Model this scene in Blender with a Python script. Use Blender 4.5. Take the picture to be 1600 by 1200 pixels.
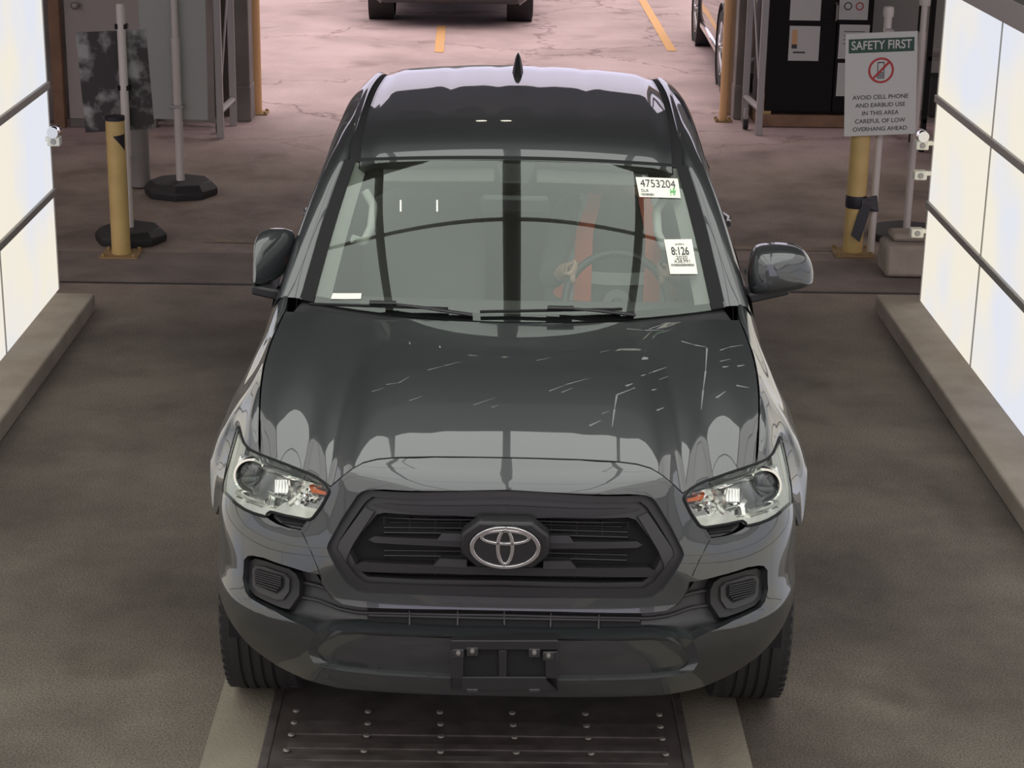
import bpy, bmesh, math, random
import numpy as np
from mathutils import Vector, Matrix
random.seed(7)
C = bpy.context.scene.collection
SC = bpy.context.scene
for o in list(bpy.data.objects): bpy.data.objects.remove(o)

# ------------------------------------------------------------------ camera
F_, TH, HC, DC, CX, YAW, ROLL, TY = 3013., math.radians(18.22), 3.026, 5.017, -.05, math.radians(.703), math.radians(.975), math.radians(1.068)
def cam_axes():
    R = Vector((math.cos(YAW), -math.sin(YAW), 0)); Fh = Vector((math.sin(YAW), math.cos(YAW), 0))
    fw = Fh*math.cos(TH) + Vector((0, 0, -math.sin(TH)))
    dn = Fh*(-math.sin(TH)) + Vector((0, 0, -math.cos(TH)))
    return R*math.cos(ROLL)-dn*math.sin(ROLL), R*math.sin(ROLL)+dn*math.cos(ROLL), fw
_r, _d, _f = cam_axes()
cam = bpy.data.cameras.new('camera'); camo = bpy.data.objects.new('camera', cam); C.objects.link(camo)
mw = Matrix((_r, -_d, -_f)).transposed().to_4x4(); mw.translation = (CX, -DC, HC); camo.matrix_world = mw
cam.sensor_fit = 'HORIZONTAL'; cam.sensor_width = 36; cam.lens = F_/1600*36; cam.clip_start = .05; cam.clip_end = 300
SC.camera = camo

# ------------------------------------------------------------------ world, sun, exposure
SC.view_settings.view_transform = 'Standard'; SC.view_settings.look = 'None'
SC.view_settings.exposure = 0; SC.view_settings.gamma = 1; SC.view_settings.use_curve_mapping = False
w = bpy.data.worlds.new('sky'); SC.world = w; w.use_nodes = True
bg = w.node_tree.nodes['Background']; bg.inputs[1].default_value = 1.3
_tc = w.node_tree.nodes.new('ShaderNodeTexCoord'); _sx = w.node_tree.nodes.new('ShaderNodeSeparateXYZ'); _rp = w.node_tree.nodes.new('ShaderNodeValToRGB')
_rp.color_ramp.elements[0].position = .05; _rp.color_ramp.elements[0].color = (.86, .80, 1.0, 1); _rp.color_ramp.elements[1].position = .45; _rp.color_ramp.elements[1].color = (1.0, .86, .84, 1)
w.node_tree.links.new(_tc.outputs['Generated'], _sx.inputs[0]); w.node_tree.links.new(_sx.outputs[2], _rp.inputs[0]); w.node_tree.links.new(_rp.outputs[0], bg.inputs[0])
sd = bpy.data.lights.new('sun', 'SUN'); sd.energy = .5; sd.angle = math.radians(40); sd.color = (1, .9, .85)
so = bpy.data.objects.new('sun', sd); C.objects.link(so); so.rotation_euler = (math.radians(-25), math.radians(8), 0); so.location = (0, 16, 12)
CEIL_E, WALL_E = 2.0, 1.0

# ------------------------------------------------------------------ materials
def mat(name, col, rough=.5, metal=0, coat=0, spec=.5, noise=None, bump=None, emis=None, alpha=None, trans=0, ior=1.5):
    m = bpy.data.materials.new(name); m.use_nodes = True; nt = m.node_tree; b = nt.nodes['Principled BSDF']
    b.inputs['Base Color'].default_value = (*col, 1); b.inputs['Roughness'].default_value = rough; b.inputs['Metallic'].default_value = metal
    b.inputs['Coat Weight'].default_value = coat; b.inputs['Coat Roughness'].default_value = .02
    b.inputs['Specular IOR Level'].default_value = spec; b.inputs['IOR'].default_value = ior; b.inputs['Transmission Weight'].default_value = trans
    if emis: b.inputs['Emission Color'].default_value = (*emis[0], 1); b.inputs['Emission Strength'].default_value = emis[1]
    tc = nt.nodes.new('ShaderNodeTexCoord')
    if noise:                       # (scale, other colour, low, high)
        n = nt.nodes.new('ShaderNodeTexNoise'); n.inputs['Scale'].default_value = noise[0]; n.inputs['Detail'].default_value = 8
        r = nt.nodes.new('ShaderNodeValToRGB'); r.color_ramp.elements[0].position = noise[2]; r.color_ramp.elements[1].position = noise[3]
        r.color_ramp.elements[0].color = (*col, 1); r.color_ramp.elements[1].color = (*noise[1], 1)
        nt.links.new(tc.outputs['Object'], n.inputs['Vector']); nt.links.new(n.outputs['Fac'], r.inputs[0]); nt.links.new(r.outputs[0], b.inputs['Base Color'])
    if bump:
        n = nt.nodes.new('ShaderNodeTexNoise'); n.inputs['Scale'].default_value = bump[0]; n.inputs['Detail'].default_value = 4
        q = nt.nodes.new('ShaderNodeBump'); q.inputs['Strength'].default_value = bump[1]; q.inputs['Distance'].default_value = .01
        nt.links.new(tc.outputs['Object'], n.inputs['Vector']); nt.links.new(n.outputs['Fac'], q.inputs['Height']); nt.links.new(q.outputs[0], b.inputs['Normal'])
    return m
def glass(name, tint, refl=1.0, extra=0.0):
    m = bpy.data.materials.new(name); m.use_nodes = True; nt = m.node_tree; nt.nodes.clear()
    o = nt.nodes.new('ShaderNodeOutputMaterial'); t = nt.nodes.new('ShaderNodeBsdfTransparent'); g = nt.nodes.new('ShaderNodeBsdfGlossy')
    fr = nt.nodes.new('ShaderNodeFresnel'); fr.inputs[0].default_value = 1.5; mx = nt.nodes.new('ShaderNodeMixShader')
    ma = nt.nodes.new('ShaderNodeMath'); ma.operation = 'MULTIPLY_ADD'; ma.inputs[1].default_value = refl; ma.inputs[2].default_value = extra; ma.use_clamp = True
    g.inputs['Roughness'].default_value = 0.01; g.inputs['Color'].default_value = (.93, 1, .95, 1); t.inputs[0].default_value = (*tint, 1)
    nt.links.new(fr.outputs[0], ma.inputs[0]); nt.links.new(ma.outputs[0], mx.inputs[0]); nt.links.new(t.outputs[0], mx.inputs[1]); nt.links.new(g.outputs[0], mx.inputs[2]); nt.links.new(mx.outputs[0], o.inputs[0])
    return m
def emit(name, col, st, var=0):
    m = bpy.data.materials.new(name); m.use_nodes = True; nt = m.node_tree; nt.nodes.clear()
    o = nt.nodes.new('ShaderNodeOutputMaterial'); e = nt.nodes.new('ShaderNodeEmission'); e.inputs[0].default_value = (*col, 1); e.inputs[1].default_value = st
    nt.links.new(e.outputs[0], o.inputs[0]); return m
def asphalt():
    m = bpy.data.materials.new('asphalt'); m.use_nodes = True; nt = m.node_tree; b = nt.nodes['Principled BSDF']; L = nt.links.new; N = nt.nodes.new
    tc = N('ShaderNodeTexCoord'); b.inputs['Roughness'].default_value = .8; b.inputs['Specular IOR Level'].default_value = .3
    def noise(sc, det=6, ro=.6):
        n = N('ShaderNodeTexNoise'); n.inputs['Scale'].default_value = sc; n.inputs['Detail'].default_value = det; n.inputs['Roughness'].default_value = ro
        L(tc.outputs['Object'], n.inputs['Vector']); return n
    def ramp(src, stops):
        r = N('ShaderNodeValToRGB'); e = r.color_ramp.elements
        while len(e) < len(stops): e.new(.5)
        for k, (p, c) in enumerate(stops): e[k].position = p; e[k].color = (*c, 1)
        L(src, r.inputs[0]); return r.outputs[0]
    def mix(f, a, c, mode='MIX'):
        x = N('ShaderNodeMix'); x.data_type = 'RGBA'; x.blend_type = mode
        if isinstance(f, float): x.inputs[0].default_value = f
        else: L(f, x.inputs[0])
        L(a, x.inputs[6]); L(c, x.inputs[7]); return x.outputs[2]
    grain = ramp(noise(140, 3).outputs[0], [(.3, (.45, .45, .45)), (.7, (1.5, 1.5, 1.5))])
    speck = ramp(noise(420, 2).outputs[0], [(.3, (.7, .7, .7)), (.72, (1.4, 1.38, 1.35))])
    big = ramp(noise(.9, 6).outputs[0], [(.34, (.072, .060, .050)), (.5, (.118, .101, .084)), (.64, (.165, .145, .119))])
    daylit = ramp(noise(.8, 7).outputs[0], [(.34, (.42, .33, .33)), (.56, (.58, .455, .46)), (.68, (.64, .51, .52))])
    sep = N('ShaderNodeSeparateXYZ'); L(tc.outputs['Object'], sep.inputs[0])
    wob = N('ShaderNodeMath'); wob.operation = 'MULTIPLY_ADD'; L(noise(.7).outputs[0], wob.inputs[0]); wob.inputs[1].default_value = 1.2; L(sep.outputs[1], wob.inputs[2])
    mr = N('ShaderNodeMapRange'); mr.inputs[1].default_value = 5.6; mr.inputs[2].default_value = 6.6; L(wob.outputs[0], mr.inputs[0])
    mid = ramp(noise(1.3, 8).outputs[0], [(.34, (.17, .135, .112)), (.52, (.29, .235, .20)), (.68, (.36, .30, .255))])
    mr2 = N('ShaderNodeMapRange'); mr2.inputs[1].default_value = 9.8; mr2.inputs[2].default_value = 12.0; L(wob.outputs[0], mr2.inputs[0])
    c = mix(mr2.outputs[0], mix(mr.outputs[0], big, mid), daylit)  # same asphalt, its colour lightened outwards to paint in the brighter daylight
    c = mix(1.0, mix(1.0, c, grain, 'MULTIPLY'), speck, 'MULTIPLY')
    # oil and damp stains
    st = ramp(noise(1.7, 3, .45).outputs[0], [(.60, (1, 1, 1)), (.72, (.72, .70, .68))]); c = mix(1.0, c, st, 'MULTIPLY')
    # cracks in the outdoor paving
    vo = N('ShaderNodeTexVoronoi'); vo.feature = 'DISTANCE_TO_EDGE'; vo.inputs['Scale'].default_value = .42
    wn = noise(2.5, 5); ad = N('ShaderNodeVectorMath'); ad.operation = 'MULTIPLY_ADD'; ad.inputs[1].default_value = (.9, .9, 0); L(wn.outputs['Color'], ad.inputs[0]); L(tc.outputs['Object'], ad.inputs[2]); L(ad.outputs[0], vo.inputs['Vector'])
    ck = ramp(vo.outputs[0], [(0, (.55, .5, .5)), (.012, (1, 1, 1))])
    one = N('ShaderNodeRGB'); one.outputs[0].default_value = (1, 1, 1, 1)
    c = mix(1.0, c, mix(mr2.outputs[0], one.outputs[0], ck), 'MULTIPLY'); L(c, b.inputs['Base Color'])
    bp = N('ShaderNodeBump'); bp.inputs['Strength'].default_value = .5; bp.inputs['Distance'].default_value = .006; L(noise(160, 3).outputs[0], bp.inputs['Height']); L(bp.outputs[0], b.inputs['Normal'])
    return m
M = dict(
 asphalt=asphalt(),
 paint=mat('grey metallic car paint', (.044, .048, .052), .40, .5, 1.0),
 black=mat('black moulded plastic', (.018, .017, .019), .45, 0),
 satin=mat('satin black plastic', (.035, .034, .037), .38, 0),
 dark=mat('dark cavity', (.006, .006, .007), .8),
 rubber=mat('tyre rubber', (.028, .027, .027), .75, bump=(90, .3)),
 trim=mat('black rubber trim', (.012, .012, .013), .75, spec=.25),
 chrome=mat('chrome', (.78, .78, .79), .10, 1),
 reflector=mat('silvered lamp reflector', (.95, .94, .89), .25, .35),
 silver=mat('bright silvered bar', (.98, .97, .94), .14, 1),
 grey_metal=mat('dull lamp bezel', (.42, .42, .42), .25, 1),
 glass=glass('windshield glass', (.92, .97, .93), 1.75, .012),
 privacy=glass('dark side glass', (.10, .11, .10), 1.2, .02),
 lens=glass('clear lamp lens', (.96, .97, .97), .9, 0),
 amber=mat('amber marker', (.75, .16, .04), .2, 0, 1),
 bowl=mat('projector lens', (.05, .05, .055), .03, 0, 1),
 interior=mat('grey interior plastic', (.09, .09, .088), .7),
 fabric=mat('grey seat fabric', (.13, .13, .13), .9),
 headliner=mat('pale headliner', (.42, .43, .40), .9),
 concrete=mat('concrete', (.27, .225, .185), .9, noise=(5, (.36, .31, .26), .3, .7), bump=(80, .3)),
 slab=mat('worn concrete', (.22, .195, .15), .9, noise=(4, (.30, .27, .21), .3, .7), bump=(90, .4)),
 steel=mat('grimy steel plate', (.085, .072, .070), .5, .25, noise=(6, (.17, .145, .14), .35, .7)),
 steel2=mat('worn steel slat', (.17, .15, .145), .45, .3, noise=(14, (.09, .078, .075), .35, .7)),
 bolt=mat('bolt head', (.30, .28, .26), .45, .6),
 yellow=mat('yellow bollard paint', (.60, .43, .17), .5, noise=(7, (.50, .35, .13), .35, .7)),
 orange=mat('orange-yellow post paint', (.70, .42, .20), .6),
 rust=mat('dirty yellow base', (.30, .20, .09), .8),
 frame=mat('aluminium bar', (.36, .345, .32), .5, .3),
 alu=mat('grey aluminium', (.38, .36, .35), .45, .4),
 column=mat('dark grey column', (.17, .155, .145), .7, noise=(3, (.26, .24, .22), .35, .7)),
 tan=mat('tan column', (.42, .30, .20), .7),
 tarp=mat('grey tarpaulin', (.32, .29, .265), .8, noise=(2.2, (.20, .18, .165), .35, .65), bump=(3, 1.0)),
 door=mat('pale grey door', (.40, .36, .33), .6),
 panelgrey=mat('grey board', (.34, .345, .325), .6),
 wood=mat('raw timber', (.22, .13, .08), .8, noise=(9, (.30, .18, .11), .3, .7)),
 pvc=mat('white pipe', (.56, .51, .47), .5),
 blackbase=mat('black rubber base', (.02, .019, .019), .6, bump=(60, .3)),
 signwhite=mat('white sign', (.56, .56, .53), .5),
 signgreen=mat('dark green print', (.02, .065, .045), .5),
 signred=mat('red print', (.42, .03, .03), .5),
 signtext=mat('dark print', (.05, .05, .06), .6),
 paper=mat('paper', (.62, .62, .60), .7),
 sticker=mat('sticker paper', (.86, .84, .74), .5, emis=None),
 greenink=mat('green ink', (.12, .55, .16), .6),
 blackdoor=mat('black cabinet', (.009, .007, .008), .6, spec=.2),
 tape=mat('black tape', (.015, .013, .02), .5),
 canopy=mat('dark canopy lining', (.10, .085, .085), .8),
 beam=mat('dark beam', (.03, .028, .028), .7),
 skin=mat('skin', (.36, .22, .16), .6), hair=mat('dark hair', (.02, .015, .012), .8),
 vest=mat('orange safety vest', (1.0, .17, .07), .6), vestgrey=mat('grey reflective band', (.45, .48, .46), .5),
 shirt=mat('dark grey shirt', (.07, .075, .075), .9), trousers=mat('dark trousers', (.03, .035, .05), .9),
 ceil_l=emit('luminous ceiling panel', (.98, 1.0, .95), CEIL_E), patch=mat('dark asphalt repair strip', (.16, .13, .112), .85, noise=(3, (.23, .19, .165), .35, .65), bump=(150, .4)), faint=mat('faint worn line', (.30, .235, .16), .85, noise=(10, (.22, .18, .15), .4, .6)), upper_l=emit('luminous upper panel', (1.0, .98, .93), 1.15), lamp=emit('warm lamp', (1, .9, .62), 9),
 lineyellow=mat('worn yellow line', (.80, .45, .16), .8, noise=(14, (.60, .42, .33), .45, .75)),
 suv=mat('bronze grey car paint', (.16, .14, .13), .35, .5, 1), carblack=mat('dark car paint', (.02, .02, .023), .35, .3, 1),
 rim=mat('alloy wheel', (.55, .55, .56), .25, .9), pale_mark=mat('pale mark', (.19, .19, .20), .6),
 weather=None)
def wallglow():
    m = bpy.data.materials.new('luminous wall panel'); m.use_nodes = True; nt = m.node_tree; nt.nodes.clear()
    o = nt.nodes.new('ShaderNodeOutputMaterial'); e = nt.nodes.new('ShaderNodeEmission'); tc = nt.nodes.new('ShaderNodeTexCoord'); n = nt.nodes.new('ShaderNodeTexNoise'); n.inputs['Scale'].default_value = 1.1
    r = nt.nodes.new('ShaderNodeValToRGB'); r.color_ramp.elements[0].position = .38; r.color_ramp.elements[0].color = (.78, .80, .88, 1); r.color_ramp.elements[1].position = .56; r.color_ramp.elements[1].color = (.90, .84, .72, 1)
    nt.links.new(tc.outputs['Object'], n.inputs[0]); nt.links.new(n.outputs[0], r.inputs[0]); nt.links.new(r.outputs[0], e.inputs[0]); e.inputs[1].default_value = WALL_E; nt.links.new(e.outputs[0], o.inputs[0]); return m
M['wallglow'] = wallglow()
M['paint'].node_tree.nodes['Principled BSDF'].inputs['Coat IOR'].default_value = 1.75
M['weather'] = mat('weathered dark board', (.035, .03, .03), .7, noise=(8, (.30, .30, .29), .48, .66))

# ------------------------------------------------------------------ pixel -> place
def ray(u, v):
    return (_r*((u-800)/F_) + _d*((v-600)/F_) + _f)
EYE = Vector((CX, -DC, HC))
def G(u, v, z=0):
    d = ray(u, v); return EYE + d*((z-HC)/d.z)
def W(u, v, y):
    d = ray(u, v); return EYE + d*((y+DC)/d.y)
RT = Matrix.Rotation(TY, 3, 'Z')          # world -> truck axes
def T(u, v, Y):
    o = RT @ EYE; d = RT @ ray(u, v); return o + d*((Y-o.y)/d.y)
_ro = [RT @ a for a in (_r, _d, _f)]; _eo = RT @ EYE
def projT(p):
    q = Vector(p)-_eo; z = q.dot(_ro[2]); return 800+F_*q.dot(_ro[0])/z, 600+F_*q.dot(_ro[1])/z
def solve(surf, u, v, g, it=25):
    a, b = g
    for _ in range(it):
        h = 1e-4
        p0 = projT(surf(a, b)); pa = projT(surf(a+h, b)); pb = projT(surf(a, b+h))
        J = [[(pa[0]-p0[0])/h, (pb[0]-p0[0])/h], [(pa[1]-p0[1])/h, (pb[1]-p0[1])/h]]
        det = J[0][0]*J[1][1]-J[0][1]*J[1][0]
        if abs(det) < 1e-6: break
        e0, e1 = u-p0[0], v-p0[1]
        da = (e0*J[1][1]-e1*J[0][1])/det; db = (J[0][0]*e1-J[1][0]*e0)/det
        k = min(1, .15/max(abs(da), abs(db), 1e-9)); a += da*k; b += db*k
        if abs(da)+abs(db) < 1e-6: break
    return a, b

# ------------------------------------------------------------------ mesh helpers
def tag(o, label=None, cat=None, group=None, kind=None):
    if label: o['label'] = label
    if cat: o['category'] = cat
    if group: o['group'] = group
    if kind: o['kind'] = kind
    return o
def thing(name, label, cat, loc=(0, 0, 0), rz=0, group=None):
    o = bpy.data.objects.new(name, None); o.empty_display_size = .2; C.objects.link(o); o.location = loc; o.rotation_euler = (0, 0, rz)
    return tag(o, label, cat, group)
class MB:
    def __init__(s): s.v = []; s.f = []
    def add(s, vs, fs):
        n = len(s.v); s.v += [Vector(p) for p in vs]; s.f += [tuple(i+n for i in q) for q in fs]; return s
    def box(s, c, d, rot=None):
        c = Vector(c); x, y, z = [k/2 for k in d]
        vs = [Vector((a*x, b*y, e*z)) for a in (-1, 1) for b in (-1, 1) for e in (-1, 1)]
        if rot is not None: vs = [rot @ p for p in vs]
        return s.add([c+p for p in vs], [(0, 1, 3, 2), (4, 6, 7, 5), (0, 4, 5, 1), (2, 3, 7, 6), (0, 2, 6, 4), (1, 5, 7, 3)])
    def hexa(s, q0, q1):              # two quads, matching order
        vs = list(q0)+list(q1); return s.add(vs, [(3, 2, 1, 0), (4, 5, 6, 7)]+[(i, (i+1) % 4, 4+(i+1) % 4, 4+i) for i in range(4)])
    def tube(s, pts, r, n=12, closed=False, flat=1.0):
        pts = [Vector(p) for p in pts]; m = len(pts); rings = []
        for i, p in enumerate(pts):
            a = pts[i-1] if (i > 0 or closed) else pts[0]; b = pts[(i+1) % m] if (i < m-1 or closed) else pts[-1]
            t = (b-a).normalized(); up = Vector((0, 0, 1)) if abs(t.z) < .9 else Vector((0, 1, 0))
            x = t.cross(up).normalized(); y = x.cross(t).normalized(); rr = r[i] if isinstance(r, (list, tuple)) else r
            rings.append([p+x*rr*math.cos(k*2*math.pi/n)+y*rr*flat*math.sin(k*2*math.pi/n) for k in range(n)])
        vs = [q for ring in rings for q in ring]; fs = []
        for i in range(m if closed else m-1):
            j = (i+1) % m
            for k in range(n): fs.append((i*n+k, i*n+(k+1) % n, j*n+(k+1) % n, j*n+k))
        if not closed: fs += [tuple(range(n))[::-1], tuple((m-1)*n+k for k in range(n))]
        return s.add(vs, fs)
    def lathe(s, prof, c=(0, 0, 0), axis='z', n=32, cap=True):
        c = Vector(c); vs = []
        for r, h in prof:
            for k in range(n):
                a = 2*math.pi*k/n; x, y = r*math.cos(a), r*math.sin(a)
                vs.append(c+{'z': Vector((x, y, h)), 'x': Vector((h, x, y)), 'y': Vector((y, h, x))}[axis])
        fs = [(i*n+k, i*n+(k+1) % n, (i+1)*n+(k+1) % n, (i+1)*n+k) for i in range(len(prof)-1) for k in range(n)]
        if cap: fs += [tuple(range(n))[::-1], tuple((len(prof)-1)*n+k for k in range(n))]
        return s.add(vs, fs)
    def prism(s, poly, a, b, f):      # poly 2D, f(x, y, h) -> point
        n = len(poly); vs = [f(x, y, a) for x, y in poly]+[f(x, y, b) for x, y in poly]
        return s.add(vs, [tuple(range(n))[::-1], tuple(range(n, 2*n))]+[(i, (i+1) % n, n+(i+1) % n, n+i) for i in range(n)])
    def grid(s, rows, closed=False):
        n = len(rows[0]); vs = [p for r in rows for p in r]; fs = []
        for i in range(len(rows)-1):
            for k in range(n if closed else n-1): fs.append((i*n+k, i*n+(k+1) % n, (i+1)*n+(k+1) % n, (i+1)*n+k))
        return s.add(vs, fs)
    def build(s, name, m, parent=None, bevel=0, smooth=35, loc=None, recalc=True, seg=2):
        me = bpy.data.meshes.new(name); me.from_pydata([tuple(p) for p in s.v], [], s.f)
        bm = bmesh.new(); bm.from_mesh(me)
        bmesh.ops.remove_doubles(bm, verts=bm.verts, dist=1e-5)
        if recalc: bmesh.ops.recalc_face_normals(bm, faces=bm.faces)
        bm.to_mesh(me); bm.free()
        if m: me.materials.append(m)
        if smooth: me.shade_smooth(); me.set_sharp_from_angle(angle=math.radians(smooth))
        o = bpy.data.objects.new(name, me); C.objects.link(o)
        if parent: o.parent = parent
        if loc is not None: o.location = loc
        if bevel:
            b = o.modifiers.new('b', 'BEVEL'); b.width = bevel; b.segments = seg; b.limit_method = 'ANGLE'; b.angle_limit = math.radians(35); b.harden_normals = False
        return o
def mirx(mb):
    r = MB(); r.v = [Vector((-p.x, p.y, p.z)) for p in mb.v]; r.f = [tuple(reversed(q)) for q in mb.f]; return r
def both(mb):
    a = mirx(mb); return MB().add(mb.v, mb.f).add(a.v, a.f)
def hull(xs, ys, k=200):
    """smooth table through points (Hermite with limited slopes)"""
    xs = np.array(xs, float); ys = np.array(ys, float); d = np.diff(ys)/np.diff(xs); m = np.zeros(len(xs)); m[0] = d[0]; m[-1] = d[-1]
    for i in range(1, len(xs)-1):
        m[i] = 0 if d[i-1]*d[i] <= 0 else 2*d[i-1]*d[i]/(d[i-1]+d[i])
    X = np.linspace(xs[0], xs[-1], k*4); Y = []
    for x in X:
        i = min(max(np.searchsorted(xs, x)-1, 0), len(xs)-2); h = xs[i+1]-xs[i]; t = (x-xs[i])/h
        Y.append((2*t**3-3*t*t+1)*ys[i]+(t**3-2*t*t+t)*h*m[i]+(-2*t**3+3*t*t)*ys[i+1]+(t**3-t*t)*h*m[i+1])
    Y = np.array(Y)
    def f(x):
        if x < X[0]: return float(Y[0]+m[0]*(x-X[0]))
        if x > X[-1]: return float(Y[-1]+m[-1]*(x-X[-1]))
        return float(np.interp(x, X, Y))
    return f
def crom(pts, t):
    """Catmull-Rom through pts, t in 0..1"""
    n = len(pts)-1; x = min(max(t, 0), 1)*n; i = min(int(x), n-1); u = x-i
    P = lambda k: Vector(pts[k]) if 0 <= k <= n else (Vector(pts[0])*2-Vector(pts[1]) if k < 0 else Vector(pts[n])*2-Vector(pts[n-1]))
    a, b, c, d = P(i-1), P(i), P(i+1), P(i+2)
    return .5*((2*b)+(c-a)*u+(2*a-5*b+4*c-d)*u*u+(3*b-a-3*c+d)*u**3)
def loft(rows, nu, nv):
    """rows of control points -> dense grid"""
    out = []
    for i in range(nu+1):
        ctrl = [crom([r[k] for r in rows], i/nu) for k in range(len(rows[0]))]
        out.append([crom(ctrl, j/nv) for j in range(nv+1)])
    return out
def sm(a, b, x): t = min(max((x-a)/(b-a), 0), 1); return t*t*(3-2*t)
def text_mb(txt, size, f, bold=False, align='CENTER', sx=1.0, thick=.0006):
    cu = bpy.data.curves.new('t', 'FONT'); cu.body = txt; cu.size = size; cu.align_x = align; cu.align_y = 'CENTER'; cu.extrude = thick/2; cu.offset = .0012*size*12 if bold else 0
    o = bpy.data.objects.new('t', cu); C.objects.link(o); dg = bpy.context.evaluated_depsgraph_get(); me = bpy.data.meshes.new_from_object(o.evaluated_get(dg))
    mb = MB().add([f(v.co.x*sx, v.co.y, v.co.z) for v in me.vertices], [tuple(p.vertices) for p in me.polygons])
    bpy.data.objects.remove(o); bpy.data.meshes.remove(me); return mb

#==SETTING==
def fbox(name, c, d, m, parent=None, bevel=0, kind=None):
    o = MB().box(c, d).build(name, M[m], parent, bevel, 0)
    if kind: o['kind'] = kind
    return o
fl = MB().add([(-30, -14, 0), (30, -14, 0), (30, 60, 0), (-30, 60, 0)], [(0, 1, 2, 3)]).build('floor', M['asphalt']); tag(fl, kind='structure')
# concrete kerbs that carry the luminous walls
for n_, x0, x1, ye in ((1, -2.62, -2.262, 5.40), (2, 2.150, 2.56, 5.60)):
    o = MB().box(((x0+x1)/2, (-6.5+ye)/2, .05), (x1-x0, ye+6.5, .10)).build('trim_%d' % n_, M['concrete'], None, .012, 0); tag(o, kind='structure')
for n_, x0, x1 in ((3, -.935, -.745), (4, .60, .79)):
    o = MB().box(((x0+x1)/2, -1.5, .003), (x1-x0, 6.4, .010)).build('trim_%d' % n_, M['slab'], None, 0, 0); tag(o, kind='structure')
# luminous walls
def light_wall(name, x, sgn):
    root = MB().box((x+sgn*.055, -.55, .975), (.03, 12.0, 1.75)).build(name, M['frame'], None, 0, 0); tag(root, kind='structure')
    ys = [5.44-1.22*k for k in range(10)]; zs = [.105, .665, 1.255, 1.845]
    for i in range(len(ys)-1):
        for j in range(3):
            MB().box((x+sgn*.02, (ys[i]+ys[i+1])/2, (zs[j]+zs[j+1])/2), (.035, 1.22-.008, zs[j+1]-zs[j]-.008)).build('light_panel', M['wallglow'], root, 0, 0)
    for z in zs[1:3]: MB().box((x-sgn*.004, -.05, z), (.02, 11.0, .04)).build('frame_bar', M['frame'], root, .003, 0)
    MB().box((x+sgn*.01, -.05, 1.905), (.09, 11.0, .12)).build('frame_bar', M['frame'], root, .003, 0)
    for y in ys: MB().box((x-sgn*.0005, y, .975), (.006, .008, 1.73)).build('seam_bar', M['frame'], root, 0, 0)
    return root
wl = light_wall('wall_left', -2.47, -1); wr = light_wall('wall_right', 2.37, 1)
# dark upper walls and canopy
for nm, x in (('wall_upper_left', -2.62), ('wall_upper_right', 2.50)):
    tag(fbox(nm, (x, -.55, 2.80), (.08, 12, 1.7), 'canopy'), kind='structure')
CE = 2.70        # where the luminous ceiling ends
cl = MB().box((-.05, 7.05, 3.72), (11, 7.4, .08)).build('ceiling', M['canopy'], None, 0, 0); tag(cl, kind='structure')
for k in range(5): fbox('ceiling_beam', (-.05, 4.2+1.5*k, 3.62), (10.9, .10, .14), 'beam', cl)
lc = MB().box((-.05, -.55, 3.62), (5.0, 7.8, .05)).build('ceiling_light_box', M['frame'], None, 0, 0); tag(lc, kind='structure')
xs = [-2.35, -1.22, -.06, .06, 1.10, 2.25]
for a, b in ((-2.25, -1.12), (-1.04, -.075), (.075, 1.00), (1.08, 2.15)):
    for y0 in (-4.2, -2.75, -1.3, .15, 1.92):
        y1 = CE if y0 == 1.92 else (y0+1.41 if y0 < .1 else 1.87)
        MB().box(((a+b)/2, (y0+y1)/2, 3.58), (b-a, y1-y0, .03)).build('light_panel', M['ceil_l'], lc, 0, 0)
for s, x0, x1 in ((-1, -2.44, -2.30), (1, 2.34, 2.20)):
    up = MB().hexa([(x0+s*.03, -4.2, 1.98), (x0, -4.2, 1.98), (x0, CE, 1.98), (x0+s*.03, CE, 1.98)], [(x1+s*.03, -4.2, 3.56), (x1, -4.2, 3.56), (x1, CE, 3.56), (x1+s*.03, CE, 3.56)]).build('wall_light_box', M['frame'], None, 0, 0); tag(up, kind='structure')
    for k in range(5):
        ya = -4.15+1.36*k; yb = ya+1.30
        for z0, z1 in ((2.02, 2.76), (2.80, 3.52)):
            fx_ = lambda z: x0+(x1-x0)*(z-1.98)/1.58-s*.012
            MB().hexa([(fx_(z0), ya, z0), (fx_(z0)-s*.008, ya, z0), (fx_(z0)-s*.008, yb, z0), (fx_(z0), yb, z0)], [(fx_(z1), ya, z1), (fx_(z1)-s*.008, ya, z1), (fx_(z1)-s*.008, yb, z1), (fx_(z1), yb, z1)]).build('light_panel', M['upper_l'], up, 0, 0)
hd = MB().box((-.05, 10.72, 3.54), (11, .12, .42)).build('trim_5', M['beam'], None, 0, 0); tag(hd, kind='structure')  # unseen header beam, added to shorten the sky reflection on the truck roof
jt = MB().box((-.05, 5.98, .0015), (7.5, .03, .004)).build('trim_6', M['beam'], None, 0, 0); tag(jt, kind='structure')
rp_ = MB().box((-.05, 6.36, .001), (7.5, .70, .004)).build('trim_7', M['patch'], None, 0, 0); tag(rp_, kind='structure')
# background walls either side of the far opening
# ================================================================== around the portal
V3 = Vector
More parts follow.
